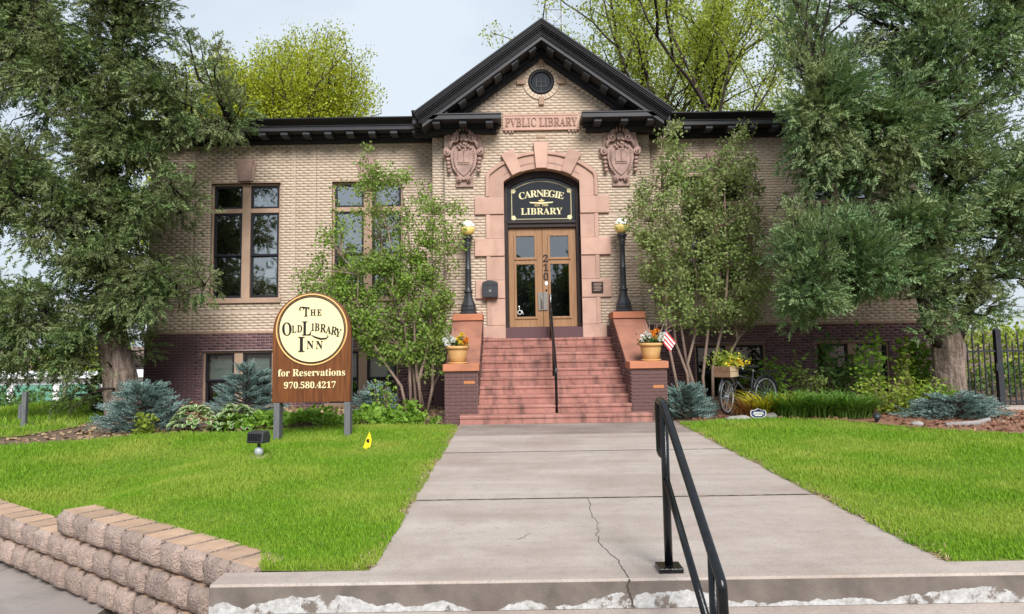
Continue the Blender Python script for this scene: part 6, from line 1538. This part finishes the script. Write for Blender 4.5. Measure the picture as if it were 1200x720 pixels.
MB().tube([(0.57, -0.03, 0.28), (0.5, -0.17, 0.0)], 0.008, 6).build('kickstand', 'iron', bk)
crw = Vector((3.735, 13.17, gzb + 0.66))
ct = tag(empty('wooden_crate', crw, br + 0.35, local=True), 'small wooden crate carried over the front wheel of the bicycle', 'crate')
for s_ in (-1, 1):
    for j in range(2): MB().box(-0.17, 0.17, s_ * 0.15 - 0.008, s_ * 0.15 + 0.008, 0.005 + j * 0.095, 0.093 + j * 0.095).build('slat', 'crate_pale', ct, bevel=0.003)
    for j in range(2): MB().box(s_ * 0.18 - 0.008, s_ * 0.18 + 0.008, -0.14, 0.14, 0.005 + j * 0.095, 0.093 + j * 0.095).build('slat', 'crate_wood', ct, bevel=0.003)
MB().box(-0.17, 0.17, -0.14, 0.14, 0, 0.012).build('crate_floor', 'crate_wood', ct)
fp = tag(empty('crate_flowers', crw + Vector((0, 0, 0.1)), local=True), 'yellow-green trailing flowers filling the bicycle crate', 'plant')
n = 420; P = np.stack([rng.normal(0.03, 0.13, n), rng.normal(0, 0.09, n), 0.10 + np.abs(rng.normal(0, 0.10, n))], 1)
scatter('foliage', P, rng.normal(0, 1, (n, 3)) + np.array([0, 0, 0.5]), rng.uniform(0.05, 0.11, n), LEAF_LONG, 'lf_hedge', fp)
n = 160; P = np.stack([rng.normal(0.12, 0.10, n), rng.normal(-0.06, 0.07, n), 0.10 + np.abs(rng.normal(0, 0.06, n))], 1)
scatter('blossom', P, rng.normal(0, 1, (n, 3)) + np.array([0, -0.4, 0.4]), rng.uniform(0.04, 0.08, n), LEAF, 'petal_yellow', fp)

# yard notice and stones
yx, yy = 4.05, 12.5; yz = float(G(yx, yy))
ys_ = tag(empty('yard_notice', (yx, yy, yz), local=True), 'small dark security notice with white border stuck in the lawn edge', 'sign')
shp = [(-0.12, 0.05), (-0.10, 0.05), (-0.085, 0.02), (0.085, 0.02), (0.10, 0.05), (0.12, 0.05), (0.135, 0.10), (0.12, 0.15), (0.06, 0.155), (0.0, 0.185), (-0.06, 0.155), (-0.12, 0.15), (-0.135, 0.10)]
MB().prism(shp, -0.004, 0.004).build('border', 'white', ys_)
nb_ = MB().prism([(x * 0.9, 0.10 + (z - 0.10) * 0.84) for x, z in shp], -0.007, -0.0042).build('panel', 'flag_blue', ys_)
for i, (wv, zz_) in enumerate(((0.16, 0.115), (0.18, 0.09), (0.12, 0.065))): MB().box(-wv / 2, wv / 2, -0.0095, -0.0072, zz_ - 0.008, zz_ + 0.008).build('text_line', 'white', nb_)
MB().tube([(0, 0.006, -0.05), (0, 0.006, 0.1)], 0.006, 5).build('stake', 'grey_metal', ys_)
def stone(x, y, r_, label, mat='rock'):
    m_ = MB().ball((0, 0, 0), r_, 12, 8); 
    m_.v = [(a * (1 + 0.12 * math.sin(5 * a / r_[0] + 3 * c)), b * (1 + 0.1 * math.sin(4 * c / r_[2] + a)), c * (1 + 0.1 * math.sin(6 * a / r_[0]))) for a, b, c in m_.v]
    o = m_.build('edging_stone', mat, None, True); o.location = (x, y, float(G(x, y)) + r_[2] * 0.35); return tag(o, label, 'stone', 'stones edging the bicycle bed')
stone(3.72, 12.42, (0.22, 0.12, 0.06), 'flat pale grey stone beside the yard notice')
stone(4.3, 12.62, (0.12, 0.1, 0.07), 'small brownish stone behind the yard notice')
stone(6.2, 11.6, (0.10, 0.08, 0.05), 'small rounded stone at the edge of the mulch')
sl = tag(empty('path_spotlight', (5.75, 11.95, float(G(5.75, 11.95))), 0.4, local=True), 'small dark spotlight at the mulch edge below the flat spruce', 'lamp')
MB().tube([(0, 0, 0), (0, 0, 0.06)], 0.012, 6).build('stake', 'iron', sl)
MB().tube([(0.05, 0.05, 0.03), (-0.05, -0.05, 0.11)], [0.03, 0.06], 10).build('lamp_head', 'iron', sl, True)
# curved metal lawn edging
MB().tube([(6.55, 11.45, G(6.55, 11.45) + 0.02), (7.0, 11.45, G(7, 11.45) + 0.03), (7.4, 11.75, G(7.4, 11.75) + 0.03), (7.55, 12.0, G(7.55, 12) + 0.03)], 0.025, 6, 1.8).build('edging', 'rock', None, True)
tag(bpy.data.objects['edging'], 'curved pale edging strip set in the mulch', 'edging')

# ------------------------------------------------------------------ iron fence by the juniper
FY = 14.7; FZ = -0.06
fe = tag(empty('iron_fence', (8.8, FY, FZ)), 'black iron picket fence with spear tops beside the building', 'fence')
pk = MB(); pk.box(-0.011, 0.011, -0.011, 0.011, 0, 1.40); pk.add([(-0.025, 0, 1.40), (0, -0.012, 1.40), (0.025, 0, 1.40), (0, 0.012, 1.40), (0, 0, 1.50)], [(0, 1, 4), (1, 2, 4), (2, 3, 4), (3, 0, 4)]); pme = pk.mesh('picket', 'iron')
pk2 = MB(); pk2.box(-0.011, 0.011, -0.011, 0.011, 0, 1.22); pk2.add([(-0.02, 0, 1.22), (0, -0.012, 1.22), (0.02, 0, 1.22), (0, 0.012, 1.22), (0, 0, 1.29)], [(0, 1, 4), (1, 2, 4), (2, 3, 4), (3, 0, 4)]); pme2 = pk2.mesh('picket', 'iron')
i = 0; x = 8.7
while x < 12.6:
    if abs(x - 9.53) > 0.06:
        o = put('picket', pme if i % 2 else pme2, fe); o.location = (x, FY, FZ)
    x += 0.112; i += 1
for z in (0.10, 1.08): MB().box(8.65, 9.47, FY - 0.018, FY + 0.018, FZ + z, FZ + z + 0.035).build('rail', 'iron', fe); MB().box(9.58, 12.6, FY - 0.0185, FY + 0.0185, FZ + z, FZ + z + 0.035).build('rail', 'iron', fe)
MB().box(9.475, 9.575, FY - 0.05, FY + 0.05, FZ - 0.05, FZ + 1.5).add([(9.465, FY - 0.06, FZ + 1.5), (9.585, FY - 0.06, FZ + 1.5), (9.585, FY + 0.06, FZ + 1.5), (9.465, FY + 0.06, FZ + 1.5), (9.525, FY, FZ + 1.57)], [(0, 1, 4), (1, 2, 4), (2, 3, 4), (3, 0, 4), (3, 2, 1, 0)]).build('gate_post', 'iron', fe)
MB().box(9.44, 9.475, FY - 0.06, FY - 0.02, FZ + 0.72, FZ + 0.86).build('latch', 'iron', fe)
tag(MB().box(8.9, 13.0, 14.35, 14.62, -0.2, -0.01).build('footpath', 'concrete'), 'narrow concrete footpath along the fence', kind='structure')
def hedge(name, label, x0, x1, y, d_, h_, n, mat, leaf, z0, gaps=0.0):
    root = tag(empty(name, ((x0 + x1) / 2, y, z0)), label, 'hedge'); mb = MB()
    for i in range(int((x1 - x0) * 2)):
        x = rng.uniform(x0, x1); mb.tube([(x, y, z0), (x + rng.normal(0, 0.1), y + rng.normal(0, 0.1), z0 + h_ * 0.85)], [0.025, 0.008], 4)
    mb.build('stems', 'bark_dark', root)['kind'] = 'stuff'
    P = np.stack([rng.uniform(x0, x1, n), y + rng.normal(0, d_ / 3, n), z0 + h_ * (0.05 + rng.beta(1.6, 1.3, n))], 1)
    P[:, 2] += 0.12 * h_ * np.sin(P[:, 0] * 2.2) * (P[:, 2] - z0) / h_
    scatter('foliage', P, rng.normal(0, 1, (n, 3)), rng.uniform(leaf[0], leaf[1], n), LEAF, mat, root)
hedge('garden_hedge', 'sunlit yellow-green hedge behind the iron fence', 9.0, 17.5, 19.5, 1.0, 1.75, 6500, 'lf_hedge', (0.09, 0.17), -0.15)
hedge('garden_hedge', 'dark low hedge behind the gate side of the fence', 10.6, 17.0, 17.6, 0.8, 0.75, 2000, 'lf_dark', (0.08, 0.15), -0.15)

# ------------------------------------------------------------------ far left: garages, pole, mail post, shrub, car
gy_ = 50.0
gr_ = tag(empty('garage_row', (-30, gy_, -2.5)), 'long white garage building with green roller doors beyond the far lawn', 'building')
zg = float(at(90, 479, gy_)[2]); zt_ = float(at(90, 443, gy_)[2])
MB().box(-46, -24, gy_, gy_ + 7, zg - 0.3, zt_).build('wall', 'garage_white', gr_)
MB().box(-46.4, -23.6, gy_ - 0.5, gy_ + 7.4, zt_ + 0.002, zt_ + 0.25).build('roof', 'garage_white', gr_)
for i in range(7): 
    xa = -45.5 + i * 3.05; MB().box(xa, xa + 2.55, gy_ - 0.05, gy_ + 0.02, zg - 0.25, zt_ - 0.42).build('garage_door', 'garage_green', gr_)
b = at(75, 478, 38); tag(MB().tube([(b[0], 38, b[2] - 0.3), (b[0], 38, b[2] + 7)], [0.14, 0.10], 10).build('light_pole', 'grey_metal', None, True), 'pale grey pole standing before the green garage doors', 'pole')
b = at(28, 502, 13.4); mp_ = tag(empty('mail_post', (b[0], 13.4, float(G(b[0], 13.4)))), 'dark square post on the lawn under the drooping branches', 'post')
MB().box(b[0] - 0.04, b[0] + 0.04, 13.36, 13.44, -0.6, 0.62).build('post', 'grey_post', mp_, bevel=0.004)
MB().box(b[0] - 0.085, b[0] - 0.041, 13.35, 13.45, 0.15, 0.4).build('meter_box', 'grey_post', mp_, bevel=0.004)
b = at(14, 474, 34); leafy('round_shrub', 'rounded dark green shrub at the edge of the far lawn', b[0], 34, 3.6, 2.5, 1.3, 900, 'lf_dark', (0.16, 0.28), 'shrub', stems=14, z0=float(b[2]) - 0.4)
# dark shrub leaning at the building corner behind the trunk
leafy('corner_shrub', 'dark evergreen shrub behind the leaning juniper trunk', -8.6, 15.9, 1.0, 0.8, 1.0, 700, 'lf_street', (0.08, 0.15), 'shrub', stems=10)

# lattice mast far behind the gable
tw_ = tag(empty('lattice_mast', (6.0, 90, -2)), 'thin pale lattice radio mast rising behind the gable', 'mast')
c0 = at(650, 40, 90); cxm = c0[0]; hb_ = 0.95
mm = [(cxm - hb_, 90 - hb_), (cxm + hb_, 90 - hb_), (cxm + hb_, 90 + hb_), (cxm - hb_, 90 + hb_)]
for (a, b_) in mm: MB().tube([(a, b_, -2), (a, b_, 60)], 0.10, 5).build('mast_leg', 'grey_metal', tw_)
br_ = MB(); z = 20; k_ = 0
while z < 60:
    for i in range(4):
        p, q = mm[i], mm[(i + 1) % 4]; br_.tube([(p[0], p[1], z), (q[0], q[1], z + 2.0)] if k_ % 2 else [(q[0], q[1], z), (p[0], p[1], z + 2.0)], 0.05, 3); br_.tube([(p[0], p[1], z), (q[0], q[1], z)], 0.045, 3)
    z += 2.0; k_ += 1
bo = br_.build('bracing', 'grey_metal', tw_); bo['kind'] = 'stuff'
